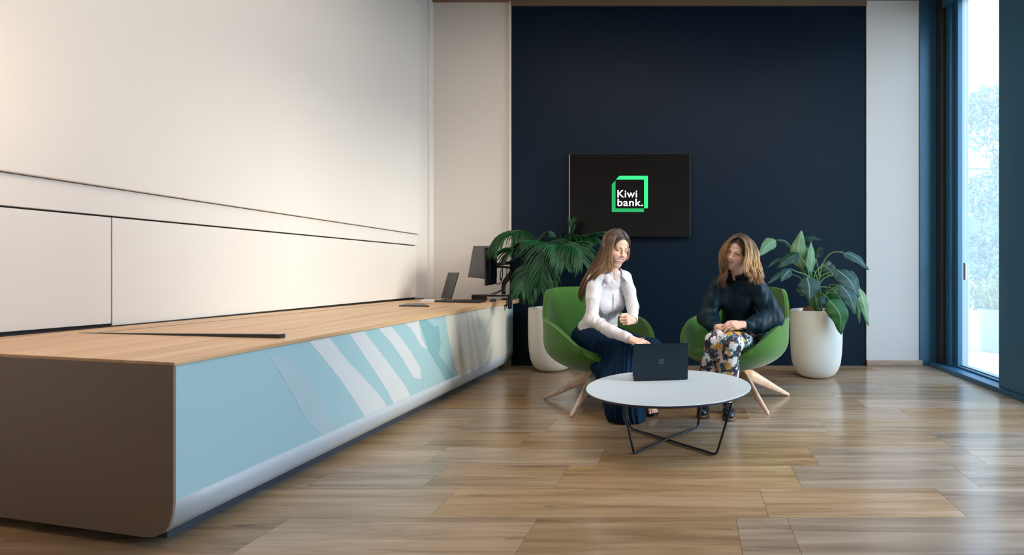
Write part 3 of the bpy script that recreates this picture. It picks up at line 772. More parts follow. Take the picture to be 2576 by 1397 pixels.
lily = thing('peace_lily', (1.268, 5.27, .64), 'broad-leaved peace lily growing in the right white planter', 'plant')
LC = np.array([1.268, 5.27, .64])
def z5(x, y, d): return P(1880 + x / 3.406, 560 + y / 3.406, d)
leaves = [  # base, (mid), tip, width px(zoom), material, normal, depth offsets, stem start offset
    ([(462, 400, 5.22), (436, 230, 5.20), (468, 66, 5.26)], 122, 'leaf_light', (-.3, -1, .1), 1),
    ([(540, 440, 5.18), (552, 300, 5.16), (548, 160, 5.2)], 84, 'leaf_light', (.5, -1, .1), 1),
    ([(500, 330, 5.25), (508, 260, 5.25), (492, 170, 5.27)], 60, 'leaf_mid', (.6, -1, 0), 1),
    ([(462, 150, 5.30), (540, 128, 5.28), (636, 150, 5.24)], 74, 'leaf_dark', (.1, -.7, .6), 1),
    ([(246, 152, 5.22), (180, 190, 5.16), (96, 292, 5.08)], 96, 'leaf_light', (.0, -1, .3), 2),
    ([(392, 240, 5.30), (330, 165, 5.28), (240, 148, 5.22)], 52, 'leaf_dark', (.1, -.6, .8), 1),
    ([(440, 262, 5.1), (350, 310, 5.05), (256, 392, 5.02)], 112, 'leaf_dark', (-.1, -.8, .7), 1),
    ([(372, 396, 5.05), (330, 440, 5.02), (286, 506, 5.0)], 84, 'leaf_teal', (.1, -1, .2), 1),
    ([(330, 296, 5.2), (240, 330, 5.1), (166, 392, 5.05)], 36, 'leaf_dark', (0, -.8, .6), 1),
    ([(300, 420, 5.25), (240, 470, 5.2), (170, 530, 5.15)], 42, 'leaf_teal', (0, -1, .4), 1),
    ([(512, 470, 4.98), (532, 560, 4.93), (528, 674, 4.93)], 158, 'leaf_teal', (0, -1, .25), 1),
    ([(820, 256, 5.14), (930, 300, 5.08), (1042, 408, 5.0)], 96, 'leaf_teal', (.1, -.7, .7), 2),
    ([(760, 398, 5.1), (870, 490, 5.02), (952, 642, 4.98)], 150, 'leaf_teal', (.2, -.8, .5), 1),
    ([(800, 532, 5.0), (880, 640, 4.94), (922, 794, 4.93)], 124, 'leaf_teal', (.2, -1, .2), 1),
    ([(960, 560, 5.2), (1000, 700, 5.14), (1038, 888, 5.12)], 84, 'leaf_light', (.3, -1, .1), 1),
    ([(696, 656, 4.92), (790, 780, 4.86), (802, 962, 4.86)], 158, 'leaf_mid', (.1, -1, .2), 1),
    ([(930, 640, 5.25), (950, 740, 5.22), (962, 872, 5.22)], 52, 'leaf_mid', (.3, -1, 0), 1),
    ([(640, 352, 5.38), (700, 400, 5.36), (780, 500, 5.34)], 120, 'leaf_dark', (0, -1, .4), 1),
    ([(716, 560, 5.34), (780, 620, 5.32), (836, 728, 5.3)], 126, 'leaf_mid', (0, -1, .3), 1),
    ([(586, 300, 5.4), (620, 240, 5.4), (656, 236, 5.38)], 66, 'leaf_dark', (0, -1, .5), 1),
    ([(470, 200, 5.38), (480, 300, 5.36), (476, 400, 5.34)], 70, 'leaf_dark', (0, -1, 0), 1),
    ([(440, 530, 5.25), (480, 590, 5.2), (520, 650, 5.2)], 90, 'leaf_dark', (0, -1, .3), 1),
    ([(660, 640, 5.05), (640, 690, 5.0), (628, 760, 5.02)], 50, 'leaf_teal', (0, -1, .3), 1),
    ([(840, 420, 5.3), (900, 480, 5.26), (972, 600, 5.22)], 90, 'leaf_dark', (0, -1, .3), 1),
]
for pts, wpx, m_, nr, kind in leaves:
    q = [z5(*a_) for a_ in pts]
    b0 = np.array([LC[0] + rng.uniform(-.06, .06), LC[1] + rng.uniform(-.05, .05), .63])
    dirn = q[0] - b0
    mid = b0 + dirn * .5 + np.array([-(dirn[0]) * .22, 0, .10 if pts[0][1] > pts[-1][1] else .12])
    if kind == 2 and q[0][0] > 1.3: mids = [z5(600, 600, 5.2), z5(640, 370, 5.18), z5(720, 262, 5.16)]
    elif kind == 2: mids = [z5(520, 560, 5.28), z5(420, 300, 5.3), z5(330, 165, 5.27)]
    else: mids = [mid]
    # bases of drooping blades get an arched neck
    if pts[-1][1] > pts[0][1] and kind == 1: mids.append(q[0] + (b0 - q[0]) * .15 + [0, 0, .045])
    leafblade(q, wpx / 3.406 / FPX * pts[1][2] * 1.34, M[m_], lily, fold=.22, side=nr, stem=[b0] + mids + [q[0]], wav=.5)

# palm
palm = thing('kentia_palm', (-1.506, 5.62, .64), 'feathery dark green palm in the planter beside the counter', 'plant')
PC = np.array([-1.506, 5.62, .63])
def z4(x, y, d): return P(1180 + x / 3.326, 540 + y / 3.326, d)
fronds = [  # rachis points, leaflet length px, droop, stem share
    ([(690, 640, 5.6), (600, 300, 5.55), (500, 160, 5.45), (380, 140, 5.3), (262, 200, 5.2), (205, 300, 5.16)], 170, 1.0, 'palm', 0),
    ([(700, 640, 5.6), (690, 420, 5.5), (655, 270, 5.35), (640, 245, 5.2), (620, 420, 5.02), (600, 640, 4.98)], 215, .55, 'palm', 1),
    ([(720, 640, 5.62), (760, 420, 5.6), (830, 240, 5.55), (930, 180, 5.5), (1040, 200, 5.45)], 190, .8, 'palm', 0),
    ([(715, 640, 5.62), (760, 380, 5.64), (820, 230, 5.66), (850, 150, 5.66), (858, 60, 5.66)], 110, -.3, 'palm2', 0),
    ([(730, 640, 5.6), (800, 400, 5.55), (900, 250, 5.5), (1000, 180, 5.45), (1090, 150, 5.4)], 130, .1, 'palm', 0),
    ([(690, 640, 5.55), (640, 480, 5.4), (560, 430, 5.25), (480, 520, 5.1), (440, 640, 5.0)], 175, .7, 'palm2', 1),
    ([(690, 650, 5.5), (660, 520, 5.35), (600, 470, 5.2), (530, 560, 5.05), (490, 700, 5.0)], 150, .7, 'palm', 1),
    ([(715, 640, 5.55), (760, 400, 5.4), (820, 260, 5.25), (900, 290, 5.1), (950, 400, 5.05)], 190, .8, 'palm', 1),
    ([(700, 640, 5.62), (640, 380, 5.7), (560, 250, 5.74), (470, 220, 5.74), (360, 270, 5.72)], 160, .9, 'palm', 0),
    ([(710, 640, 5.62), (740, 360, 5.72), (780, 220, 5.76), (860, 190, 5.76), (960, 260, 5.74)], 150, .6, 'palm', 0),
    ([(700, 640, 5.58), (600, 460, 5.5), (480, 340, 5.4), (400, 290, 5.3), (320, 330, 5.25)], 165, .9, 'palm', 0),
    ([(705, 640, 5.5), (720, 380, 5.35), (745, 260, 5.2), (780, 300, 5.08), (800, 420, 5.0)], 180, .7, 'palm2', 1),
    ([(700, 640, 5.6), (620, 330, 5.6), (590, 230, 5.6), (640, 160, 5.6), (700, 175, 5.55)], 70, .2, 'palm2', 0),
]
for fr_i, (pts, L, droop, m_, fwd) in enumerate(fronds):
    q = [PC + [rng.uniform(-.04, .04), rng.uniform(-.04, .04), 0]] + [z4(*a_) for a_ in pts]
    n = 78; rp = smoothpath(q, n)
    parts = [tube(rp, np.linspace(.008, .0025, n), 6)]
    tg = np.gradient(rp, axis=0); tg /= np.linalg.norm(tg, axis=1)[:, None]
    LV, LF = [], []
    Lm = L / 3.326 / FPX * 5.3 * 1.12
    for i in range(25, n - 1):
        f = (i - 25) / (n - 26)
        for sgn in (-1, 1):
            ll = Lm * (.55 + .75 * math.sin(PI * min(1, f * .85 + .12))) * rng.uniform(.85, 1.1) * (.75 if f > .85 else 1)
            up = np.array([0, -.25 if fwd else -.1, 1.0]); sd_ = np.cross(tg[i], up); sd_ /= np.linalg.norm(sd_) + 1e-9
            dr = sd_ * sgn * (.8 - .25 * f) + tg[i] * (.55 + .5 * f) + rng.normal(size=3) * .06
            dr /= np.linalg.norm(dr)
            p0 = rp[i]; nseg = 6; wdt = .0062 * rng.uniform(.8, 1.2)
            prev = p0.copy(); cur = dr.copy(); pl = [p0]
            for s_ in range(nseg):
                cur = cur + np.array([0, 0, -1.0]) * (.15 * droop + .05) * (s_ + .6) / 2.2; cur /= np.linalg.norm(cur)
                prev = prev + cur * ll / nseg; pl.append(prev)
            pl = np.array(pl)
            j = len(LV)
            for s_, pp in enumerate(pl):
                u = s_ / nseg; wv = wdt * (math.sin(PI * min(1, u * .8 + .16))) * (1 if s_ < nseg else .15)
                tt = pl[min(s_ + 1, nseg)] - pl[max(s_ - 1, 0)]; tt /= np.linalg.norm(tt)
                wd = np.cross(tt, np.array([.25, -.75, .45]) if fwd or True else (0, 0, 1)); wd /= np.linalg.norm(wd) + 1e-9
                nn = np.cross(wd, tt)
                LV += [pp - wd * wv, pp + nn * wv * .35, pp + wd * wv]
            for s_ in range(nseg):
                a_ = j + 3 * s_
                LF += [(a_, a_ + 1, a_ + 4, a_ + 3), (a_ + 1, a_ + 2, a_ + 5, a_ + 4)]
    LV = np.array(LV); LV[:, 1] = np.minimum(LV[:, 1], 5.78)
    fo = put('frond', *merge([(LV, LF)]), M[m_], palm)
    put('rachis', *parts[0], M['palmstem'], fo)

# ------------------------------------------------------------------ things on the counter
def z6(x, y, d): return P(980 + x / 6.986, 600 + y / 6.986, d)
md = 5.45
mon = thing('monitor', (-1.93, 5.4, zt(5.4)), 'grey-faced desktop monitor tilted towards the wall at the counter end', 'monitor')
q = [z6(1372, 680, 5.50), z6(1705, 716, 5.36), z6(1790, 132, 5.36), z6(1468, 135, 5.50)]
nrm = np.cross(q[1] - q[0], q[3] - q[0]); nrm /= np.linalg.norm(nrm); nrm = nrm if nrm[1] > 0 else -nrm
V = q + [p + nrm * .022 for p in q]
o = put('housing', V, [(0, 1, 2, 3), (7, 6, 5, 4), (0, 4, 5, 1), (1, 5, 6, 2), (2, 6, 7, 3), (3, 7, 4, 0)], M['black'], mon, smooth=False); bevel(o, .004)
cq = sum(q) / 4
V = [p + (cq - p) * .03 - nrm * .001 for p in q] + [p + (cq - p) * .03 + nrm * .003 for p in q]
put('screen', V, [(0, 1, 2, 3), (7, 6, 5, 4), (0, 4, 5, 1), (1, 5, 6, 2), (2, 6, 7, 3), (3, 7, 4, 0)], M['mongrey'], mon, smooth=False)
mon2 = thing('monitor', (-1.95, 5.3, zt(5.3)), 'black monitor seen edge-on beside the grey-faced one', 'monitor')
q = [z6(1700, 835, 5.30), z6(1885, 800, 5.52), z6(1885, 215, 5.52), z6(1688, 155, 5.30)]
e1 = q[1] - q[0]; nrm = np.cross(e1, (0, 0, 1)); nrm /= np.linalg.norm(nrm)
nrm = nrm if nrm[0] < 0 else -nrm
V = q + [p + nrm * .02 for p in q]
o = put('housing', V, [(0, 1, 2, 3), (7, 6, 5, 4), (0, 4, 5, 1), (1, 5, 6, 2), (2, 6, 7, 3), (3, 7, 4, 0)], M['black'], mon2, smooth=False); bevel(o, .004)
put('back_cover', *obox(sum(q) / 4 - nrm * .012, e1, (0, 0, 1), nrm, .07, .12, .012), M['blackmetal'], mon2, smooth=False)
arm = thing('desk_mount', (-1.94, 5.52, zt(5.5)), 'black clamp-on support arm with dangling cables behind the monitors', 'mount')
pz = zt(5.55)
pole = z6(2010, 1000, 5.50)
put('pole', *tube([z6(2130, 1010, 5.53), z6(2130, 380, 5.53)], .011, 12), M['black'], arm)
put('lower_arm', *tube(smoothpath([z6(2005, 985, 5.50), z6(2010, 800, 5.50), z6(2090, 680, 5.5), z6(2150, 560, 5.52)], 10), [.020, .021, .022, .024, .026, .028, .027, .024, .021, .018], 10), M['black'], arm)
put('upper_arm', *tube([z6(2140, 430, 5.53), z6(1990, 440, 5.5), z6(1850, 470, 5.45)], .018, 10), M['black'], arm)
put('upper_arm', *tube([z6(2140, 520, 5.53), z6(2000, 500, 5.5), z6(1840, 500, 5.45)], .012, 10), M['black'], arm)
box('base_plate', -2.02, -1.905, 5.49, 5.57, zt(5.55) + .002, zt(5.55) + .018, M['black'], arm, bv=.003)
put('base_bar', *obox(z6(1920, 1010, 5.5), (1, 0, 0), (0, 1, 0), (0, 0, 1), .105, .02, .008), M['black'], arm, smooth=False)
# clamp on the front edge
cx = z6(2112, 1120, 5.46)
box('clamp', cx[0] - .019, cx[0] + .019, 5.45, 5.475, z6(0, 1240, 5.46)[2], z6(0, 980, 5.46)[2], M['blackmetal'], arm, bv=.003)
put('clamp_screw', *tube([z6(2000, 1100, 5.46), z6(2000, 1220, 5.46)], .006, 8), M['black'], arm)
put('clamp_screw', *tube([z6(2055, 1100, 5.46), z6(2055, 1215, 5.46)], .006, 8), M['black'], arm)
put('clamp_bar', *tube([z6(1980, 1170, 5.46), z6(2110, 1175, 5.46)], .008, 8), M['black'], arm)
for pts in ([(1970, 520, 5.48), (1945, 640, 5.48), (1965, 760, 5.48), (1910, 805, 5.48), (1870, 790, 5.46)],
            [(1985, 520, 5.49), (1985, 660, 5.49), (1960, 740, 5.49), (1940, 700, 5.49)],
            [(2060, 520, 5.5), (2060, 600, 5.5), (2040, 700, 5.5), (2010, 800, 5.5)],
            [(2000, 880, 5.5), (1900, 940, 5.48), (1800, 975, 5.46), (1745, 1010, 5.45)],
            [(2000, 915, 5.49), (1900, 950, 5.47), (1820, 1000, 5.45), (1700, 1015, 5.44)]):
    put('cable', *tube(smoothpath([z6(*p) for p in pts], 20), .0045, 6), M['black'], arm)
# laptop on counter
l2 = thing('laptop', (-2.5, 5.3, zt(5.3)), 'black laptop standing open on the far end of the oak counter', 'laptop')
q = [z6(914, 1052, 5.42), z6(1089, 1072, 5.20), z6(1228, 603, 5.13), z6(1043, 603, 5.36)]
nrm = np.cross(q[1] - q[0], q[3] - q[0]); nrm /= np.linalg.norm(nrm)
V = q + [p + nrm * .008 for p in q]
put('lid', V, [(0, 1, 2, 3), (7, 6, 5, 4), (0, 4, 5, 1), (1, 5, 6, 2), (2, 6, 7, 3), (3, 7, 4, 0)], M['black'], l2, smooth=False)
cq = sum(q) / 4; V = [p + (cq - p) * .08 - nrm * .001 for p in q] + [p + (cq - p) * .08 + nrm * .002 for p in q]
put('display', V, [(0, 1, 2, 3), (7, 6, 5, 4), (0, 4, 5, 1), (1, 5, 6, 2), (2, 6, 7, 3), (3, 7, 4, 0)], M['screen'], l2, smooth=False)
def onTop(px, d): return np.array([(px - VX) / FPX * d, d, zt(d)])
b = [onTop(1093, 5.18), onTop(1140, 5.08), onTop(1162, 5.36), onTop(1118, 5.44)]
hexa('base', [p + [0, 0, .001] for p in b], [p + [0, 0, .016] for p in b], M['black'], l2, .003)
dk = thing('docking_station', (-2.2, 5.4, zt(5.4)), 'small black docking box on the counter behind the keyboard', 'docking station')
b = [onTop(1186, 5.42), onTop(1224, 5.38), onTop(1226, 5.55), onTop(1190, 5.58)]
hexa('case', [p + [0, 0, .002] for p in b], [p + [0, 0, .058] for p in b], M['black'], dk, .005)
b = [onTop(1188, 5.4), onTop(1222, 5.365), onTop(1224, 5.37), onTop(1190, 5.41)]
put('cable', *tube(smoothpath([z6(1690, 985, 5.40), z6(1740, 1000, 5.40), z6(1770, 1022, 5.4)], 8), .005, 6), M['black'], dk)
kb = thing('keyboard', (-2.3, 5.2, zt(5.2)), 'flat black keyboard lying between the laptop and the docking box', 'keyboard')
b = [onTop(1146, 5.08), onTop(1205, 5.02), onTop(1222, 5.22), onTop(1166, 5.30)]
hexa('case', [p + [0, 0, .001] for p in b], [p + [0, 0, .018] for p in b], M['black'], kb, .003)
ux = b[1] - b[0]; uy = b[3] - b[0]
kv = []
for i in range(13):
    for j in range(4):
        c_ = b[0] + ux * (.05 + .07 * i) + uy * (.14 + .23 * j) + [0, 0, .0195]
        kv.append(obox(c_, ux, uy, (0, 0, 1), .007, .012, .0025))
put('keys', *merge(kv), M['blackmetal'], kb, smooth=False)
ms = thing('mouse', (-2.3, 4.9, zt(4.9)), 'small black mouse beside the keyboard on the counter', 'mouse')
c_ = onTop(1240, 5.25) + [0, 0, .001]
V, F = lathe([(.030, 0), (.031, .006), (.026, .018), (.014, .026), (.001, .028)], (0, 0, 0), 20, cap=True)
put('shell', V * [.95, 1.5, 1] + c_, F, M['black'], ms)
put('wheel', *tube([c_ + [-.003, -.02, .024], c_ + [.003, -.02, .024]], .005, 8), M['blackmetal'], ms)
tp = thing('tablet', (-2.6, 4.7, zt(4.7)), 'thin black tablet lying on the counter edge before the laptop', 'tablet')
b = [onTop(1003, 4.62), onTop(1080, 4.58), onTop(1066, 4.86), onTop(1024, 4.86)]
hexa('case', [p + [0, 0, .001] for p in b], [p + [0, 0, .010] for p in b], M['black'], tp, .002)
cq = sum(b) / 4; hexa('screen', [p + (cq - p) * .07 + [0, 0, .008] for p in b], [p + (cq - p) * .07 + [0, 0, .0112] for p in b], M['mongrey'], tp)
nbk = thing('notebook', (-2.5, 5, zt(5)), 'small white notepad lying behind the tablet on the counter', 'notebook')
b = [onTop(1056, 5.02), onTop(1090, 5.0), onTop(1094, 5.26), onTop(1066, 5.28)]
hexa('pages', [p + [0, 0, .001] for p in b], [p + [0, 0, .020] for p in b], M['paper'], nbk, .002)
hexa('cover', [p + [0, 0, .020] for p in b], [p + [0, 0, .0225] for p in b], M['wht'] if False else M['panel'], nbk)
# ------------------------------------------------------------------ organic modelling: smooth-blended distance fields
def nrm_(v): v = np.asarray(v, float); return v / np.linalg.norm(v)
class Field:
    def __init__(s, lo, hi, h):
        s.lo = np.asarray(lo, float); s.h = h
        s.n = np.ceil((np.asarray(hi, float) - s.lo) / h).astype(int) + 1
        s.f = np.full(s.n, 1.0, np.float32)
        s.ax = [s.lo[i] + h * np.arange(s.n[i]) for i in range(3)]
    def _sub(s, lo, hi):
        a = np.clip(np.floor((lo - s.lo) / s.h).astype(int), 0, s.n - 1); b = np.clip(np.ceil((hi - s.lo) / s.h).astype(int) + 1, 1, s.n)
        sl = tuple(slice(a[i], max(b[i], a[i] + 1)) for i in range(3))
        X = s.ax[0][sl[0]][:, None, None]; Y = s.ax[1][sl[1]][None, :, None]; Z = s.ax[2][sl[2]][None, None, :]
        return sl, X, Y, Z
    def _mix(s, sl, d, k, sub=False):
        a = s.f[sl]; d = d.astype(np.float32)
        if sub: d = -d; h = np.maximum(k - np.abs(a - d), 0) / max(k, 1e-6); s.f[sl] = np.maximum(a, d) + h * h * k * .25
        else: h = np.maximum(k - np.abs(a - d), 0) / max(k, 1e-6); s.f[sl] = np.minimum(a, d) - h * h * k * .25
    def cone(s, a, b, r1, r2, k=.01, sub=False):
        a = np.asarray(a, float); b = np.asarray(b, float); m = max(r1, r2) + k + 5 * s.h
        sl, X, Y, Z = s._sub(np.minimum(a, b) - m, np.maximum(a, b) + m)
        ba = b - a; L2 = ba @ ba + 1e-12
        t = np.clip(((X - a[0]) * ba[0] + (Y - a[1]) * ba[1] + (Z - a[2]) * ba[2]) / L2, 0, 1)
        d = np.sqrt((X - a[0] - t * ba[0]) ** 2 + (Y - a[1] - t * ba[1]) ** 2 + (Z - a[2] - t * ba[2]) ** 2) - (r1 + (r2 - r1) * t)
        s._mix(sl, d, k, sub)
    def ell(s, c, r, k=.01, R=None, sub=False):
        c = np.asarray(c, float); r = np.asarray(r, float); m = r.max() + k + 5 * s.h
        sl, X, Y, Z = s._sub(c - m, c + m)
        q = [X - c[0], Y - c[1], Z - c[2]]
        if R is not None:
            R = np.asarray(R, float)      # rows = local axes in world
            q = [q[0] * R[i][0] + q[1] * R[i][1] + q[2] * R[i][2] for i in range(3)]
        k0 = np.sqrt((q[0] / r[0]) ** 2 + (q[1] / r[1]) ** 2 + (q[2] / r[2]) ** 2)
        k1 = np.sqrt((q[0] / r[0] ** 2) ** 2 + (q[1] / r[1] ** 2) ** 2 + (q[2] / r[2] ** 2) ** 2) + 1e-9
        s._mix(sl, k0 * (k0 - 1) / k1, k, sub)
    def chain(s, pts, rs, k=.01):
        for i in range(len(pts) - 1): s.cone(pts[i], pts[i + 1], rs[i], rs[i + 1], k)
    def plane(s, p, n, k=.002):            # keep the side the normal points away from
        X, Y, Z = s.ax[0][:, None, None], s.ax[1][None, :, None], s.ax[2][None, None, :]
        n = nrm_(n); d = -((X - p[0]) * n[0] + (Y - p[1]) * n[1] + (Z - p[2]) * n[2])
        s._mix((slice(None),) * 3, d, k, True)
    def mesh(s):
        f = s.f; ins = f < 0; nx, ny, nz = f.shape
        cnt = np.zeros((nx - 1, ny - 1, nz - 1), np.float32); acc = np.zeros((3, nx - 1, ny - 1, nz - 1), np.float32)
        for ax in range(3):
            o = [a for a in range(3) if a != ax]
            A = [slice(None)] * 3; B = [slice(None)] * 3; A[ax] = slice(0, -1); B[ax] = slice(1, None)
            fa, fb = f[tuple(A)], f[tuple(B)]
            cr_ = (fa < 0) != (fb < 0)
            t = np.where(cr_, fa / np.where(np.abs(fa - fb) < 1e-12, 1, fa - fb), 0)
            for da in (0, 1):
                for db in (0, 1):
                    S = [slice(None)] * 3
                    S[o[0]] = slice(da, f.shape[o[0]] - 1 + da); S[o[1]] = slice(db, f.shape[o[1]] - 1 + db)
                    c_ = cr_[tuple(S)]; tt = t[tuple(S)]
                    cnt += c_; acc[ax] += tt * c_; acc[o[0]] += da * c_; acc[o[1]] += db * c_
        m = cnt > 0; idx = -np.ones(cnt.shape, np.int64); idx[m] = np.arange(m.sum())
        I = np.argwhere(m); V = s.lo + s.h * (I + (acc[:, m] / cnt[m]).T)
        Fs = []
        for ax in range(3):
            o = [(ax + 1) % 3, (ax + 2) % 3]
            A = [slice(1, -1)] * 3; B = [slice(1, -1)] * 3; A[ax] = slice(0, -1); B[ax] = slice(1, None)
            fa, fb = ins[tuple(A)], ins[tuple(B)]
            e_ = np.argwhere(fa != fb)
            if not len(e_): continue
            fl = fa[tuple(e_.T)]
            base_ = e_.copy(); 
            for q in o: base_[:, q] += 1
            def cell(da, db):
                c_ = base_.copy(); c_[:, o[0]] += da; c_[:, o[1]] += db
                return idx[tuple(c_.T)]
            q = np.stack([cell(-1, -1), cell(0, -1), cell(0, 0), cell(-1, 0)], 1)
            q[~fl] = q[~fl][:, ::-1]
            Fs.append(q)
        return V, np.vstack(Fs)
def vnormals(V, F):
    n = np.zeros_like(V); a = np.cross(V[F[:, 2]] - V[F[:, 0]], V[F[:, 3]] - V[F[:, 1]])
    for i in range(4): np.add.at(n, F[:, i], a)
    return n / (np.linalg.norm(n, axis=1)[:, None] + 1e-12)
def relax(V, F, it=2, lam=.5):
    for _ in range(it):
        s = np.zeros_like(V); c = np.zeros(len(V))
        for i in range(4):
            a, b = F[:, i], F[:, (i + 1) % 4]
            np.add.at(s, a, V[b]); np.add.at(s, b, V[a]); np.add.at(c, a, 1); np.add.at(c, b, 1)
        V = V + lam * (s / c[:, None] - V)
    return V
def folds(V, F, amp, freq, dirv, seed, stretch=.18, sharp=1.0):
    """cloth folds: relief running along dirv, finer across it"""
    r = np.random.default_rng(seed); n = vnormals(V, F); d = nrm_(dirv)
    al = V @ d; P_ = V - al[:, None] * d; h = np.zeros(len(V))
    for i in range(5):
        w_ = r.normal(size=3); w_ -= d * (w_ @ d); w_ = nrm_(w_); f_ = freq * r.uniform(.6, 1.6)
        h += np.sin(P_ @ w_ * f_ + al * f_ * stretch * r.uniform(-1, 1) + r.uniform(0, 6.3) + 1.3 * np.sin(al * freq * .35 + i)) / 5
    h = np.sign(h) * np.abs(h) ** sharp
    return V + n * (amp * h)[:, None]
def creases(V, F, amp, freq, dirv, seed, where=None):
    """sharper cloth creases running across dirv"""
    r = np.random.default_rng(seed); n = vnormals(V, F); h = np.zeros(len(V))
    for i in range(4):
        w_ = nrm_(nrm_(dirv) + r.normal(size=3) * .45); f_ = freq * r.uniform(.6, 1.5)
        s = np.abs(np.sin(V @ w_ * f_ + r.uniform(0, 6) + 1.2 * np.sin(V @ r.normal(size=3) * freq * .4)))
        h += (1 - s) ** 2.2 / 2 - .2
    a = amp if where is None else amp * where(V)
    return V + n * (a * h)[:, None]
def surf(V, c, up, sd, fw, h, lat, tol=.008):
    rel = V - c; k = (np.abs(rel @ up - h) < tol) & (np.abs(rel @ sd - lat) < tol) & (rel @ fw < .165) & (rel @ fw > .05)
    if not k.any(): return c + up * h + sd * lat + fw * .12
    return c + up * h + sd * lat + fw * ((rel[k] @ fw).max() + .001)
def catmesh(parts):
    V, F, C, n = [], [], [], 0
    for v, f, c in parts:
        V.append(v); F.append(np.asarray(f) + n); C.append(np.broadcast_to(c, v.shape)); n += len(v)
    return np.vstack(V), np.vstack(F), np.vstack(C)

def attrmat(name, rough=.5, bump=0, bscale=60, stretch=(1, 1, 1), spec=.5, sss=0):
    t = NT(name); a = t.new('ShaderNodeAttribute', attribute_name='tint'); t.link(a.outputs['Color'], t.b.inputs['Base Color'])
    t.set(Roughness=rough); t.b.inputs['Specular IOR Level'].default_value = spec
    if sss:
        t.b.inputs['Subsurface Weight'].default_value = sss; t.b.inputs['Subsurface Radius'].default_value = (.8, .3, .15); t.b.inputs['Subsurface Scale'].default_value = .012
    if bump:
        co = t.new('ShaderNodeTexCoord'); mp = t.new('ShaderNodeMapping'); mp.inputs['Scale'].default_value = stretch; t.link(co.outputs['Object'], mp.inputs[0])
        nz = t.new('ShaderNodeTexNoise'); nz.inputs['Scale'].default_value = bscale; t.link(mp.outputs[0], nz.inputs['Vector'])
        bp = t.new('ShaderNodeBump'); bp.inputs['Strength'].default_value = bump; bp.inputs['Distance'].default_value = .003; t.link(nz.outputs['Fac'], bp.inputs['Height']); t.link(bp.outputs[0], t.b.inputs['Normal'])
    return t.m
M['skin'] = attrmat('skin', .48, sss=.12)
M['hair'] = attrmat('hair_strands', .38, spec=.6)
M['shirt'] = mat('shirt_white_cotton', srgb(228, 225, 228), .75, var=.02, bump=.25, bscale=35, sheen=.1)
M['skirt'] = mat('skirt_navy_pleats', srgb(6, 38, 66), .75, var=.25, scale=18, bump=.3, bscale=40, stretch=(1, 1, .15), spec=.15)
M['satin'] = mat('blouse_dark_teal_satin', srgb(3, 36, 50), .5, var=.4, scale=8, bump=.3, bscale=16, spec=.25, stretch=(1, 1, .3))
M['shoe'] = mat('shoe_black_leather', srgb(18, 24, 36), .22, var=.1)
M['gold'] = mat('gold_chain', srgb(206, 160, 70), .3, metal=1.0)
M['heel'] = mat('shoe_heel_brown', srgb(112, 80, 60), .45)
M['bead'] = mat('bracelet_white', srgb(235, 225, 220), .3)
M['btn'] = mat('button_pearl', srgb(215, 215, 222), .3)
M['tealbadge'] = mat('badge_green', srgb(20, 130, 110), .5)

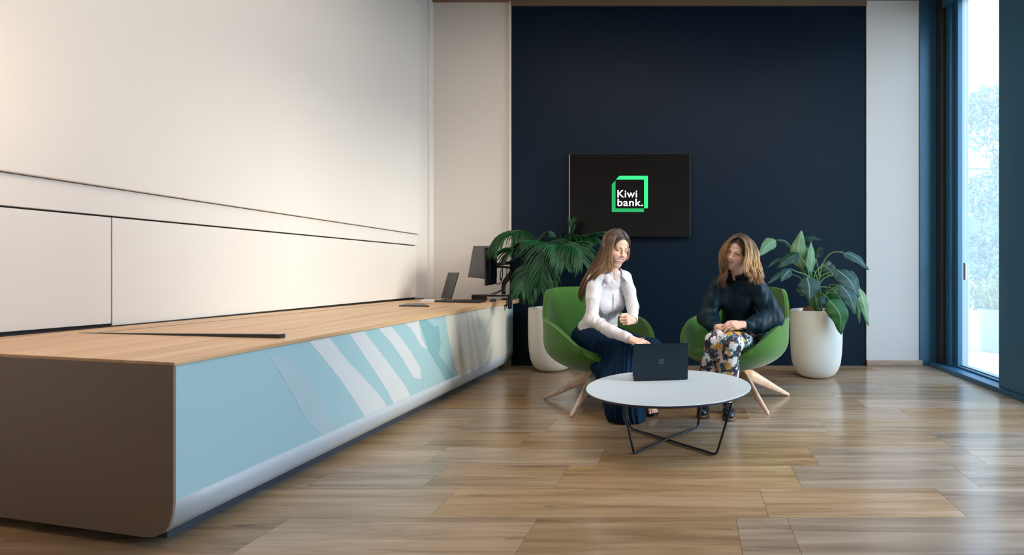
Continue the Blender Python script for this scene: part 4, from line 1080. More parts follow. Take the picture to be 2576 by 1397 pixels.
def floralmat():
    t = NT('trouser_floral_print')
    co = t.new('ShaderNodeTexCoord')
    nz = t.new('ShaderNodeTexNoise'); nz.inputs['Scale'].default_value = 34; nz.inputs['Detail'].default_value = 3; t.link(co.outputs['Object'], nz.inputs['Vector'])
    sb = t.new('ShaderNodeVectorMath', operation='SUBTRACT'); t.link(nz.outputs['Color'], sb.inputs[0]); sb.inputs[1].default_value = (.5, .5, .5)
    sc = t.new('ShaderNodeVectorMath', operation='SCALE'); t.link(sb.outputs[0], sc.inputs[0]); sc.inputs['Scale'].default_value = .05
    ad = t.new('ShaderNodeVectorMath', operation='ADD'); t.link(co.outputs['Object'], ad.inputs[0]); t.link(sc.outputs[0], ad.inputs[1])
    def vor(scale, off):
        mp = t.new('ShaderNodeMapping'); mp.inputs['Location'].default_value = off; t.link(ad.outputs[0], mp.inputs[0])
        v = t.new('ShaderNodeTexVoronoi'); v.inputs['Scale'].default_value = scale; t.link(mp.outputs[0], v.inputs['Vector']); return v
    last = None
    cur = col4(srgb(22, 26, 48))
    sock = None
    for scale, off, thr, cols in ((15, (0, 0, 0), .52, [(225, 228, 226), (226, 230, 228), (205, 212, 215), (206, 150, 50), (230, 226, 220), (222, 190, 180), (228, 230, 228)]),
                                  (24, (.3, .7, .1), .34, [(40, 130, 135), (28, 96, 118), (214, 160, 60), (60, 150, 150), (228, 200, 190), (235, 235, 230)])):
        v = vor(scale, off)
        rp = t.new('ShaderNodeValToRGB'); rp.color_ramp.interpolation = 'CONSTANT'
        sp = t.new('ShaderNodeSeparateColor'); t.link(v.outputs['Color'], sp.inputs[0]); t.link(sp.outputs[0], rp.inputs[0])
        els = rp.color_ramp.elements
        els[0].color = col4(srgb(*cols[0])); els[1].position = 1 / len(cols); els[1].color = col4(srgb(*cols[1]))
        for i, c in enumerate(cols[2:]): e_ = els.new((i + 2) / len(cols)); e_.color = col4(srgb(*c))
        lt = t.new('ShaderNodeMath', operation='LESS_THAN'); t.link(v.outputs['Distance'], lt.inputs[0]); lt.inputs[1].default_value = thr
        mx = t.new('ShaderNodeMix', data_type='RGBA'); t.link(lt.outputs[0], mx.inputs['Factor']); t.link(rp.outputs[0], mx.inputs['B'])
        if sock is None: mx.inputs['A'].default_value = cur
        else: t.link(sock, mx.inputs['A'])
        sock = mx.outputs['Result'] if sock is None or True else sock
        if scale == 15: first = mx
    # thin pale stem lines
    v = t.new('ShaderNodeTexVoronoi', feature='DISTANCE_TO_EDGE'); v.inputs['Scale'].default_value = 17; t.link(ad.outputs[0], v.inputs['Vector'])
    lt = t.new('ShaderNodeMath', operation='LESS_THAN'); t.link(v.outputs['Distance'], lt.inputs[0]); lt.inputs[1].default_value = .012
    mx = t.new('ShaderNodeMix', data_type='RGBA'); t.link(lt.outputs[0], mx.inputs['Factor']); t.link(sock, mx.inputs['A']); mx.inputs['B'].default_value = col4(srgb(205, 212, 214))
    t.link(mx.outputs['Result'], t.b.inputs['Base Color']); t.set(Roughness=.5)
    return t.m
M['floral'] = floralmat()

SKIN = np.array(srgb(240, 198, 176)); 
def headframe(yaw, pitch, roll):
    f = np.array([math.sin(yaw) * math.cos(pitch), -math.cos(yaw) * math.cos(pitch), math.sin(pitch)])
    u0 = nrm_(np.array([0, 0, 1.0]) - f * f[2]); r0 = np.cross(f, u0)
    u = u0 * math.cos(roll) + r0 * math.sin(roll); r = np.cross(f, u)
    return np.stack([r, f, u])           # rows: her right, forward, up
def make_head(C, Rm, s, neckbase, neckr, style):
    nb = (Rm @ (np.asarray(neckbase) - C)) / s
    F_ = Field((-.115, -.14, -.215), (.115, .135, .14), .0021)
    F_.ell((0, -.018, .030), (.074, .093, .083), .01)
    F_.ell((0, .022, -.030), (.061, .064, .077), .03)
    F_.ell((0, .036, .045), (.056, .048, .048), .03)
    F_.cone((-.044, .000, -.062), (-.014, .058, -.094), .024, .018, .028); F_.cone((.044, .000, -.062), (.014, .058, -.094), .024, .018, .028)
    F_.ell((0, .063, -.097), (.019, .016, .016), .022)
    for q in (-1, 1):
        F_.ell((q * .037, .060, -.029), (.029, .025, .025), .028)
        F_.ell((q * .031, .1115, .011), (.019, .022, .0120), .014, sub=True)
        F_.ell((q * .031, .0745, .008), (.0165, .0145, .0125), .006)
        F_.cone((q * .016, .092, .025), (q * .045, .078, .024), .0045, .0045, .014)
        F_.ell((q * .076, -.010, -.002), (.008, .018, .030), .006)
    F_.cone((0, .088, .014), (0, .1030, -.021), .0064, .0088, .013)
    F_.ell((0, .1045, -.0245), (.0100, .0100, .0086), .008)
    for q in (-1, 1): F_.ell((q * .0108, .0965, -.029), (.0070, .0085, .0060), .007)
    F_.ell((0, .076, -.058), (.032, .018, .022), .02)
    # smiling lips, corners lifted
    mo = style['mouth']
    up_ = [(x, .091 - 11 * x * x * 1.1, -.0525 + mo['open'] * .35 + 11 * x * x) for x in np.linspace(-.026, .026, 7)]
    lo_ = [(x, .089 - 11 * x * x * 1.1, -.0640 - mo['open'] * .65 + 22 * x * x) for x in np.linspace(-.024, .024, 7)]
    F_.chain(up_, [.0016, .0028, .0036, .0038, .0036, .0028, .0016], .004)
    F_.chain(lo_, [.002, .004, .0052, .0058, .0052, .004, .002], .004)
    for q in (-1, 1):
        F_.cone((q * .024, .088, -.030), (q * .036, .078, -.056), .0045, .004, .012)
        F_.cone((q * .0306, .0845, -.048), (q * .0306, .0845, -.049), .001, .001, .002)
    F_.ell((0, .094, -.0575), (.021, .006, .0026 + mo['open'] * .5), .003, sub=True)
    F_.ell((0, .085, -.0575 + .001), (.021, .0065, .006 + mo['open'] * .5), .001)
    nt = np.array([0, -.022, -.045])
    F_.cone(nt, nb, neckr * 1.0 / s, neckr * 1.12 / s, .022)
    V, Fc = F_.mesh(); V = relax(V, Fc, 2, .4)
    # cut open top-level clamp at the box edge is fine: neck continues inside the collar
    x, y, z = V.T; C_ = np.tile(SKIN, (len(V), 1))
    def mixc(msk, c, a=1.0):
        w_ = (np.clip(msk, 0, 1) * a)[:, None]; C_[:] = C_ * (1 - w_) + np.array(c) * w_
    g = lambda cx, cz, r: np.exp(-(((x - cx) / r) ** 2 + ((z - cz) / r) ** 2)) * (y > .03)
    for q in (-1, 1): mixc(g(q * .042, -.026, .018), srgb(222, 130, 110), .45)
    mixc(g(0, -.026, .011), srgb(222, 140, 118), .35)
    fr = y > .05
    edge = lambda v, w_=.0010: np.clip(v / w_ + .5, 0, 1)
    # lips and teeth
    zc = -.0578 + 12 * x * x
    xr = np.clip(1 - (x / .0285) ** 2, 0, 1)
    lipo = (.0082 + mo['open']) * np.sqrt(xr); mixc(edge(lipo - np.abs(z - zc)) * fr * (np.abs(x) < .0285), srgb(*mo['lip']))
    xi = np.clip(1 - (x / .0225) ** 2, 0, 1); teeth = mo['teeth'] * np.sqrt(xi)
    mixc(edge(teeth + .0011 - np.abs(z - zc)) * fr * (np.abs(x) < .0225), srgb(140, 62, 56))
    mixc(edge(teeth - np.abs(z - zc - .0004)) * fr * (np.abs(x) < .0205), srgb(250, 246, 238))
    for q in (-1, 1):
        dx = x - q * .031; o_ = q * dx                      # o_ grows outwards
        # brow
        zb_ = .0300 - .0045 * ((o_ - .004) / .02) ** 2 + .0006
        mixc(edge(.0024 * np.clip(1 - (o_ / .0225) ** 2, 0, 1) ** .5 - np.abs(z - zb_), .002) * fr * (np.abs(o_) < .022), srgb(*style['brow']), .85)
        # lid shade
        mixc(np.exp(-((dx / .017) ** 2 + ((z - .014) / .006) ** 2)) * fr, srgb(176, 116, 98), .35)
        if style['eyes'] == 'down':
            z0 = .0010 + .0042 * (dx / .0145) ** 2
            mixc(edge(.0013 - np.abs(z - z0), .0012) * fr * (np.abs(dx) < .0165), srgb(48, 30, 26))
        else:
            z0 = .0075; hh = .0046 * np.clip(1 - (dx / .0150) ** 2, 0, 1)
            up2 = z0 + hh; lo2 = z0 - hh * .75
            mixc(np.minimum(edge(up2 - z), edge(z - lo2)) * fr * (np.abs(dx) < .0145), srgb(238, 232, 226))
            lk = style['look']
            mixc(edge(.0052 - np.hypot(dx - lk, z - z0), .001) * np.minimum(edge(up2 - z), edge(z - lo2)) * fr, srgb(58, 44, 36))
            mixc(edge(.0014 - np.abs(z - up2), .0011) * fr * (np.abs(dx) < .0165), srgb(34, 22, 20))
            mixc(edge(.0006 - np.abs(z - lo2), .0011) * fr * (np.abs(dx) < .014), srgb(90, 56, 46), .7)
    for q in (-1, 1): mixc(np.exp(-(((x - q * .0072) / .0028) ** 2 + ((z + .0350) / .0016) ** 2)) * (y > .09), srgb(140, 70, 60), .7)
    W = C + s * (V @ Rm)
    return W, Fc, C_
def make_cap(C, Rm, s, parent, col, down=.0):
    F_ = Field((-.12, -.14, -.16), (.12, .135, .15), .0035)
    F_.ell((0, -.012, .036), (.083, .107, .091), .01)
    F_.ell((0, -.045, -.035), (.074, .064, .085), .03)
    F_.ell((0, .106, -.017), (.067, .082, .106), .010, sub=True)
    V, Fc = F_.mesh(); V = relax(V, Fc, 2)
    c_ = np.tile(np.array(col), (len(V), 1))
    # dark roots at the parting
    return C + s * (V @ Rm), Fc, c_
def cap_strands(C, Rm, s, n, r, seed, cols):
    rr = np.random.default_rng(seed); Vs, Fs, Cs, nn = [], [], [], 0
    for i in range(n):
        a = math.radians(rr.uniform(33, 150)); sg = rr.choice([-1, 1]); fr = max(0, 1 - (math.degrees(a) - 33) / 90)
        d0 = A_(sg * .03, math.cos(a), math.sin(a)); d1 = nrm_(A_(sg * 1.0, math.cos(a) * .48 + .06 * fr, -.02 - .05 * fr + rr.uniform(-.3, .1)))
        t = np.linspace(0, 1, 12)[:, None]; om = math.acos(np.clip(nrm_(d0) @ d1, -1, 1)); d0 = nrm_(d0)
        g = (np.sin((1 - t) * om) * d0 + np.sin(t * om) * d1) / math.sin(om)
        lift = 1.015 + .012 * rr.uniform()
        q = A_(0, -.012, .036) + g * A_(.083, .107, .091) * lift
        v, f = tube(C + s * (q @ Rm), r * rr.uniform(.7, 1.2), 5, flat=.5, cap=False)
        c0 = cols(np.linspace(0, .45, 12), rr.uniform(0, 1), 0)
        Vs.append(v); Fs.append(np.array(f) + nn); Cs.append(np.repeat(c0, 5, axis=0)); nn += len(v)
    return np.vstack(Vs), np.vstack(Fs), np.vstack(Cs)
def A_(*a): return np.array(a, float)
def hand(W, fa, fd, bn, ts, s, curls, thumb=(.0, .0, .0), spread=.0, h=.0021, nails=None, thumb_in=0.0, tuck=None):
    fd = nrm_(fd); bn = nrm_(np.asarray(bn, float) - fd * np.dot(bn, fd)); ac = np.cross(fd, bn) * ts
    W = np.asarray(W, float)
    loc = lambda a, b, c: W + s * (fd * a + ac * b + bn * c)
    F_ = Field(W - .24 * s - .0, W + .24 * s, h)
    offs = [.0265, .0085, -.0095, -.0260]; kn = [.088, .092, .087, .078]
    lens = [(.041, .025, .020), (.045, .029, .021), (.041, .027, .020), (.032, .020, .018)]
    rad = [.0092, .0094, .0090, .0080]
    F_.cone(W - nrm_(fa) * .05, loc(.005, 0, 0), .0235, .022, .01)
    F_.cone(loc(0, 0, 0), loc(.03, .006, -.002), .021, .020, .012)
    nailpts = []
    for i in range(4):
        k0 = loc(kn[i], offs[i], .003)
        F_.cone(loc(.012, offs[i] * .55, -.001), k0, .0135 * s, .0112 * s, .012)
        F_.cone(loc(.05, offs[i] * .9, -.008), loc(kn[i] - .012, offs[i], -.006), .010 * s, .009 * s, .01)
        p = k0; ang = 0
        for j in range(3):
            ang += curls[i][j]
            d = fd * math.cos(ang) - bn * math.sin(ang) + ac * spread * (1.5 - i) * (1 if j == 0 else .6)
            d = nrm_(d); q = p + d * lens[i][j] * s
            F_.cone(p, q, rad[i] * s * (1 - .10 * j), rad[i] * s * (.90 - .10 * j), .0035)
            if j == 2:
                up_ = nrm_(bn * math.cos(ang) + fd * math.sin(ang)); nailpts.append((q + d * .001, up_, rad[i] * s, d))
            p = q
    t0 = loc(.022, .018, -.006)
    d1 = nrm_(fd * .62 + ac * (.62 - thumb[0]) - bn * (.25 + thumb[1])); t1 = t0 + d1 * .043 * s
    d2 = nrm_(fd * (.85) + ac * (.28 - thumb[0] - thumb_in) - bn * (.15 + thumb[1])); t2 = t1 + d2 * .032 * s
    d3 = nrm_(fd * (.9) + ac * (.10 - thumb[0] - thumb_in * 1.4) - bn * (.10 + thumb[2])); t3 = t2 + d3 * .026 * s
    F_.cone(t0, t1, .0155 * s, .0118 * s, .012); F_.cone(t1, t2, .0115 * s, .0100 * s, .004); F_.cone(t2, t3, .0100 * s, .0085 * s, .004)
    nailpts.append((t3, nrm_(bn + ac * .5), .0095 * s, d3))
    V, Fc = F_.mesh(); V = relax(V, Fc, 1, .4)
    C_ = np.tile(SKIN, (len(V), 1))
    for kp in [loc(kn[i], offs[i], .008) for i in range(4)]:
        w_ = np.exp(-(np.linalg.norm(V - kp, axis=1) / (.009 * s)) ** 2)[:, None] * .35; C_ = C_ * (1 - w_) + np.array(srgb(214, 140, 118)) * w_
    for q, u, r, d in nailpts:
        rel = V - (q + u * r * .8); a = rel @ d; b = np.linalg.norm(rel - np.outer(a, d), axis=1)
        m_ = np.clip((1 - np.sqrt((a / .0075) ** 2 + (b / .0062) ** 2)) * 4, 0, 1)[:, None]
        tip = np.array(srgb(*nails)) if nails else np.array(srgb(238, 196, 184))
        C_ = C_ * (1 - m_) + tip * m_
    return V, Fc, C_
def sheet(guides, n, r, seed, cols, wave=0, wfreq=3.0, jit=.006, seg=5, npt=26, tl=(.85, 1.0), flat=.55):
    """locks of hair spread between neighbouring guide curves"""
    rr = np.random.default_rng(seed); G = [smoothpath(g, npt) for g in guides]
    Vs, Fs, Cs, nn = [], [], [], 0
    s_ = np.linspace(0, 1, npt)
    ncl = max(3, n // 11); ct = np.sort(rr.uniform(0, len(G) - 1, ncl)); cj = rr.normal(size=(ncl, 3)); cw = rr.uniform(0, 6.3, ncl); cc = rr.uniform(0, 1, ncl); cl_ = rr.uniform(.8, 1.0, ncl)
    for i in range(n):
        ci = rr.integers(ncl); t = float(np.clip(ct[ci] + rr.normal() * .07, 0, len(G) - 1 - 1e-6))
        k = int(t); u = t - k
        g = G[k] * (1 - u) + G[min(k + 1, len(G) - 1)] * u
        j1, j2 = rr.normal(size=3), rr.normal(size=3)
        e_ = s_ ** .7
        g = g + np.outer(e_, cj[ci] * .75 + j1 * .38) * jit + np.outer(np.sin(s_ * PI), j2) * jit * .45
        ph = cw[ci] * .5 + t * 1.1 + rr.normal() * .15
        if wave:
            w1 = nrm_(cj[ci] * .6 + [1.2, 0, 0])
            g = g + np.outer(np.sin(s_ ** 1.25 * wfreq * 2 * PI + ph) * s_ * wave, w1)
            g = g + np.outer(np.cos(s_ ** 1.25 * wfreq * 2 * PI + ph) * s_ * wave * .7, (0, 1, 0))
        m_ = max(8, int(npt * min(1, cl_[ci] * rr.uniform(.95, 1.04)))); g = g[:m_]
        q = np.linspace(0, 1, m_); rad = r * rr.uniform(.6, 1.25) * (np.minimum(1, .45 + q * 3)) * np.clip((1.02 - q) * 3.2, .08, 1)
        v, f = tube(g, rad, seg, flat=flat, cap=False)
        c0 = cols(q, .65 * cc[ci] + .35 * rr.uniform(0, 1), t)
        Vs.append(v); Fs.append(np.array(f) + nn); Cs.append(np.repeat(c0, seg, axis=0)); nn += len(v)
    return np.vstack(Vs), np.vstack(Fs), np.vstack(Cs)
def ramp3(a, b, c, vr=.25, pw=1.0):
    a, b, c = [np.array(srgb(*k)) for k in (a, b, c)]
    def fn(q, r_, t):
        q = q[:, None] ** pw
        k = np.where(q < .5, a + (b - a) * q * 2, b + (c - b) * (q - .5) * 2)
        return k * (1 + vr * (r_ - .5) * 2)
    return fn
def ring(c, ax, r, rt, m, parent, name, sq=1.0, seg=28):
    ax = nrm_(ax); u = nrm_(np.cross(ax, (0.1, .2, 1))); v = np.cross(ax, u)
    pts = [np.asarray(c) + r * (math.cos(a) * u * sq + math.sin(a) * v) for a in np.linspace(0, 2 * PI, seg + 1)]
    return put(name, *tube(pts, rt, 6, cap=False), m, parent)
# ================================================================== woman in white shirt (left chair)
A = lambda *a: np.array(a, float)
def woman_left():
    root = thing('person', (-.76, 4.2, 0), 'woman in white shirt and long pleated navy skirt, smiling down and reaching to the laptop', 'person', None)
    S = 1.15
    Fd = nrm_((.66, -.75, 0)); Rt = A(Fd[1], Fd[0] * -1, 0)           # her right
    pel = A(-.775, 4.20, .545); neck = P(1541, 690, 4.0)
    shR = P(1497, 700, 3.92); shL = P(1573, 693, 4.10)
    elR = P(1489, 806, 3.84); wrR = P(1584, 853, 3.66)
    elL = P(1592, 772, 4.02); wrL = P(1592, 806, 3.82)
    up = nrm_(neck - pel); sd = nrm_(shR - shL); fw = nrm_(np.cross(up, sd)); fw = fw if fw @ Fd > 0 else -fw
    Rm3 = np.stack([sd, fw, up])
    hipR, hipL = pel + Rt * .10 + A(0, 0, -.02), pel - Rt * .10 + A(0, 0, -.02)
    knR, knL = P(1588, 884, 3.76) , P(1640, 876, 3.94)
    anR, anL = A(-.44, 3.66, .10), A(-.315, 3.93, .10)
    HC = P(1549, 625, 3.95); Rm = headframe(math.radians(40), math.radians(-17), math.radians(-7))
    # ---- body
    B = Field((-1.1, 3.35, -.02), (-.1, 4.45, 1.12), .0075)
    B.ell(pel + up * .02, (.150, .10, .12), .04, Rm3); B.ell(pel + up * .20, (.115, .08, .14), .06, Rm3); B.ell(pel + up * .35, (.125, .08, .12), .05, Rm3)
    B.cone(shR * .75 + shL * .25 - up * .03, shL * .75 + shR * .25 - up * .03, .040, .040, .04); B.cone(neck - up * .07, neck + up * .01, .055, .044, .03)
    B.chain([shR, elR, wrR], [.036, .036, .027], .02); B.chain([shL, elL, wrL], [.036, .036, .027], .02)
    B.chain([hipR, knR, anR], [.085, .058, .040], .03); B.chain([hipL, knL, anL], [.085, .058, .040], .03)
    ft = nrm_((.35, -.94, 0))
    B.chain([anR, anR + A(0, 0, -.06), anR + ft * .03 + A(0, 0, -.068)], [.038, .034, .026], .02)
    v1 = (*(lambda m: (relax(m[0], m[1], 2), m[1]))(B.mesh()), SKIN)
    # visible foot, finer, with toes
    Ff = Field(anL + A(-.10, -.28, -.12), anL + A(.14, .10, .06), .0028)
    ft = nrm_((.22, -.97, 0)); ac = A(-ft[1], ft[0], 0)
    Ff.chain([anL + A(0, 0, .05), anL, anL + A(0, 0, -.048), anL + ft * .10 + A(0, 0, -.062)], [.036, .037, .036, .024], .03)
    Ff.ell(anL + ft * .075 + A(0, 0, -.060), (.040, .06, .022), .02, np.stack([ac, ft, A(0, 0, 1)]))
    for i, (o, l) in enumerate(((-.026, .042), (-.008, .036), (.006, .030), (.018, .024), (.029, .018))):
        b0 = anL + ft * .118 + ac * o * 1.05 + A(0, 0, -.062); Ff.cone(b0, b0 + ft * l + A(0, 0, -.006), .011 if i == 0 else .0085, .010 if i == 0 else .0072, .003)
    m_ = Ff.mesh(); fc = np.tile(SKIN * 1.0, (len(m_[0]), 1))
    big = anL + ft * .158 + ac * -.027 + A(0, 0, -.058); w_ = np.exp(-(np.linalg.norm(m_[0] - big, axis=1) / .010) ** 4)[:, None]; fc = fc * (1 - w_) + np.array(srgb(230, 110, 100)) * w_
    v2 = (m_[0], m_[1], fc)
    v3 = make_head(HC, Rm, S, neck - up * .02, .046, dict(mouth=dict(open=.0026, teeth=.0047, lip=(206, 112, 104)), brow=(112, 78, 58), eyes='down'))
    v4 = hand(wrR, wrR - elR, (.80, -.42, -.22), (.05, -.45, .90), -1, 1.08, [(.22, .28, .2), (.30, .45, .3), (.45, .55, .4), (.55, .6, .4)], spread=.06, nails=(190, 26, 44))
    v5 = hand(wrL + A(0, -.015, 0), wrL - elL, (-.38, -.90, .10), (.85, -.45, .12), 1, 1.0, [(1.25, 1.45, .9)] * 4, thumb=(.1, .1, .2), nails=(150, 20, 40), thumb_in=.2)
    V, F, C_ = catmesh([v1, v2, v3, v4, v5])
    body = put('body', V, F, M['skin'], root, colattr=C_)
    # ---- shirt
    T = Field((-1.1, 3.5, .42), (-.25, 4.45, 1.16), .0052)
    T.ell(pel + up * .06, (.178, .128, .13), .04, Rm3); T.ell(pel + up * .21, (.145, .108, .14), .06, Rm3); T.ell(pel + up * .35, (.158, .112, .13), .06, Rm3)
    for q in (-1, 1): T.ell(pel + up * .325 + sd * q * .062 + fw * .085, (.062, .048, .062), .04, Rm3)
    T.cone(shR * .85 + shL * .15 - up * .012, shL * .85 + shR * .15 - up * .012, .062, .062, .04); T.cone(neck - up * .07, neck + up * .004, .070, .052, .03)
    T.chain([shR - up * .02, shR * .5 + elR * .5 + A(-.004, 0, 0), elR, elR * .45 + wrR * .55 + A(0, 0, -.010), wrR - nrm_(wrR - elR) * .012], [.058, .054, .052, .046, .035], .018)
    T.chain([shL - up * .02, shL * .5 + elL * .5, elL, wrL - nrm_(wrL - elL) * .012], [.056, .050, .048, .036], .018)
    # hem tucked at the waist, hollow neck and cuffs
    T.cone(neck + fw * .062 + up * .03, neck + fw * .122 - up * .115, .040, .006, .006, sub=True)
    T.cone(wrR - nrm_(wrR - elR) * .012, wrR + nrm_(wrR - elR) * .06, .0295, .0295, .002, sub=True)
    T.cone(wrL - nrm_(wrL - elL) * .012, wrL + nrm_(wrL - elL) * .06, .0295, .0295, .002, sub=True)
    T.plane(pel + up * .000 + Rt * 0, nrm_(-up - fw * .10), .01)
    V, F = T.mesh(); V = relax(V, F, 3); V = folds(V, F, .0040, 42, (.1, .1, 1), 3, .5); V = folds(V, F, .0022, 30, (1, .2, .4), 9, .4)
    V = creases(V, F, .010, 42, nrm_(wrR - elR), 14, lambda v: np.clip(1.3 - np.linalg.norm(v - elR, axis=1) / .16, .12, 1)); V = creases(V, F, .009, 48, (.2, 0, 1), 15, lambda v: np.clip(1.25 - np.linalg.norm(v - (pel + up * .08), axis=1) / .24, .2, 1)); V = relax(V, F, 1, .4)
    shirt = put('shirt', V, F, M['shirt'], root)
    # collar leaves, placket, buttons, cuffs, badge
    nb = neck + up * .026
    def coll(sgn):
        G = []
        for t in np.linspace(0, 1, 12):
            a = PI * (1.0 - t * .80) * sgn            # from the back of the neck round to the front
            dirv = fw * math.cos(a) + sd * math.sin(a) * 1.0
            top = nb + dirv * (.056 + .016 * t ** 2) + up * (.034 - .050 * t ** 2)
            out = nb + dirv * (.076 + .040 * t ** 1.5) + up * (.000 - .066 * t ** 1.5) + sd * sgn * .020 * t
            G.append((top, top * .5 + out * .5 + dirv * .010, out))
        V = np.array(G).reshape(-1, 3); n = len(G)
        F = [(3 * i + j, 3 * i + j + 1, 3 * i + j + 4, 3 * i + j + 3) for i in range(n - 1) for j in range(2)]
        o = put('collar', V, F, M['shirt'], shirt); so = o.modifiers.new('s', 'SOLIDIFY'); so.thickness = .003; so.offset = 0
    coll(1); coll(-1)
    pl = smoothpath([surf(V, pel, up, sd, fw, h_, 0) for h_ in (.435, .38, .33, .27, .21, .15, .10, .06)], 20)
    put('placket', *tube(pl, .013, 8, flat=.18, up=fw), M['shirt'], shirt)
    for q in (2, 7, 12, 17): put('button', *tube([pl[q] + fw * .001, pl[q] + fw * .0045], .005, 10), M['btn'], shirt)
    for w_, e_ in ((wrR, elR), (wrL, elL)):
        d = nrm_(w_ - e_)
        put('cuff', *tube([w_ - d * .062, w_ - d * .06, w_ - d * .03, w_ - d * .004, w_ - d * .003, w_ - d * .01], [.036, .0395, .0385, .0375, .034, .033], 24, cap=False), M['shirt'], shirt)
    bp_ = pel + up * .36 - sd * .085 + fw * .118
    bc = surf(V, pel, up, sd, fw, .445, -.070, .012) + fw * .004
    for i in range(4):
        a0 = i * PI / 2 + .8
        put('badge', *tube([bc + .010 * (math.cos(a0) * sd + math.sin(a0) * up), bc + .010 * (math.cos(a0 + 1.4) * sd + math.sin(a0 + 1.4) * up)], .0022, 6), M['tealbadge'], shirt)
    # ---- skirt
    K = Field((-1.1, 3.35, -.01), (-.08, 4.45, .70), .0052)
    K.ell(pel + A(0, 0, -.005), (.172, .125, .10), .03, np.stack([Rt, Fd, A(0, 0, 1)]))
    K.chain([hipR + A(0, 0, .01), knR + A(0, 0, -.02)], [.112, .080], .05); K.chain([hipL + A(0, 0, .01), knL + A(0, 0, -.03)], [.108, .078], .05)
    K.cone(pel * .5 + (knR + knL) * .25 - A(0, 0, .03), (knR + knL) * .5 - A(0, 0, .04), .08, .07, .04)
    K.chain([knR + A(-.02, 0, -.03), A(-.52, 3.74, .25), A(-.485, 3.68, .09)], [.090, .112, .125], .05)
    K.chain([knR, anR + A(0, 0, -.02)], [.080, .09], .05)
    K.chain([knR + A(-.10, .10, -.06), A(-.58, 3.80, .25), A(-.53, 3.72, .07)], [.09, .085, .085], .05)
    K.cone(A(-.44, 3.66, .05), A(-.40, 3.65, .02), .10, .07, .04)
    K.chain([knL, A(-.30, 3.93, .28), A(-.30, 3.93, .15)], [.076, .072, .070], .05)
    K.chain([hipR + A(.08, -.12, -.02), A(-.66, 3.86, .34)], [.10, .08], .06)
    K.plane(A(0, 0, .006), (0, 0, -1), .004)
    V, F = K.mesh(); V = relax(V, F, 3)
    n = vnormals(V, F); wv = V @ A(.93, -.36, .06) ; am = .0046 * np.clip((.60 - V[:, 2]) / .1, .25, 1) * (1 + .4 * np.clip((.3 - V[:, 2]) / .3, 0, 1))
    V = V + n * (am * (np.sin(wv * 2 * PI / .026 + 1.5 * np.sin(V[:, 2] * 9)) + .5 * np.sin(wv * 2 * PI / .071 + 2)))[:, None]
    V[:, 2] = np.maximum(V[:, 2], .004); V = relax(V, F, 1, .3)
    put('skirt', V, F, M['skirt'], root)
    # ---- sandal
    so_c = anL + ft * .045
    Rf = np.stack([ac, ft, A(0, 0, 1)])
    Sg = Field(so_c + A(-.12, -.18, -.11), so_c + A(.12, .18, .03), .003)
    Sg.ell(A(so_c[0], so_c[1], .016) + ft * .055, (.047, .075, .016), .01, Rf); Sg.ell(A(so_c[0], so_c[1], .016) - ft * .05, (.036, .06, .016), .02, Rf)
    Sg.plane(A(0, 0, .002), (0, 0, -1), .002); Sg.plane(A(0, 0, .022), (0, 0, 1), .002)
    o = put('sandal', *Sg.mesh(), M['shoe'], root)
    for q in (.045, .090):
        c0 = anL + ft * q + A(0, 0, -.072)
        pts = [c0 + ac * .046 * math.cos(a) + A(0, 0, 1) * (.046 - q * .18) * math.sin(a) for a in np.linspace(0, PI, 14)]
        put('strap', *tube(pts, .012, 8, flat=.3, up=(0, 0, 1)), M['shoe'], o)
    # ---- bracelets
    d = nrm_(wrR - elR)
    for q in (.004, .016, .024): ring(wrR + d * q, d + A(0, 0, .1), .0285, .0022, M['bead'], root, 'bracelet')
    # ---- hair
    cap = make_cap(HC, Rm, S, root, srgb(66, 46, 36))
    H = lambda L: [P(*p) for p in L]
    g0 = H([(1546, 577, 3.98), (1520, 600, 4.05), (1504, 640, 4.07), (1481, 680, 4.06), (1463, 712, 4.04), (1455, 742, 4.03), (1465, 768, 4.02)])
    g1 = H([(1547, 576.5, 3.95), (1522, 602, 3.95), (1510, 645, 3.95), (1491, 683, 3.96), (1474, 718, 3.97), (1464, 748, 3.97), (1472, 767, 3.97)])
    g2 = H([(1549, 577, 3.93), (1532, 598, 3.87), (1523, 638, 3.85), (1512, 670, 3.855), (1493, 690, 3.86), (1476, 718, 3.90), (1471, 745, 3.93)])
    g3 = H([(1551, 577.5, 3.92), (1539, 600, 3.85), (1531, 632, 3.83), (1527, 655, 3.83), (1520, 675, 3.84), (1512, 686, 3.85), (1500, 695, 3.85)])
    g5 = H([(1558, 589, 3.875), (1549, 598, 3.845), (1542, 618, 3.828), (1538, 645, 3.822), (1540, 668, 3.83), (1536, 684, 3.84)])
    g4 = H([(1553, 578, 3.92), (1545, 597, 3.845), (1538, 625, 3.825), (1536, 650, 3.82), (1539, 672, 3.83), (1534, 688, 3.84), (1518, 690, 3.85)])
    c1 = ramp3((58, 42, 36), (138, 106, 80), (96, 70, 54), .35, 1.5)
    c2 = ramp3((64, 46, 38), (172, 134, 100), (192, 156, 122), .32, 1.5)
    parts = [cap, cap_strands(HC, Rm, S, 420, .0026, 71, c1), sheet([g0, g1, g2], 560, .0030, 1, c1, wave=.004, wfreq=1.3, jit=.008), sheet([g2, g3], 210, .0027, 2, c2, wave=.003, wfreq=1.5, jit=.005), sheet([g3, g4, g5], 230, .0026, 5, c2, wave=.003, wfreq=1.5, jit=.0035)]
    f1 = H([(1553, 577.5, 3.93), (1566, 586, 3.90), (1576, 603, 3.905), (1580, 628, 3.92), (1579, 645, 3.93), (1574, 657, 3.93)])
    f2 = H([(1552, 577, 3.97), (1568, 587, 3.96), (1581, 606, 3.96), (1584, 630, 3.98), (1581, 650, 3.99), (1577, 660, 4.0)])
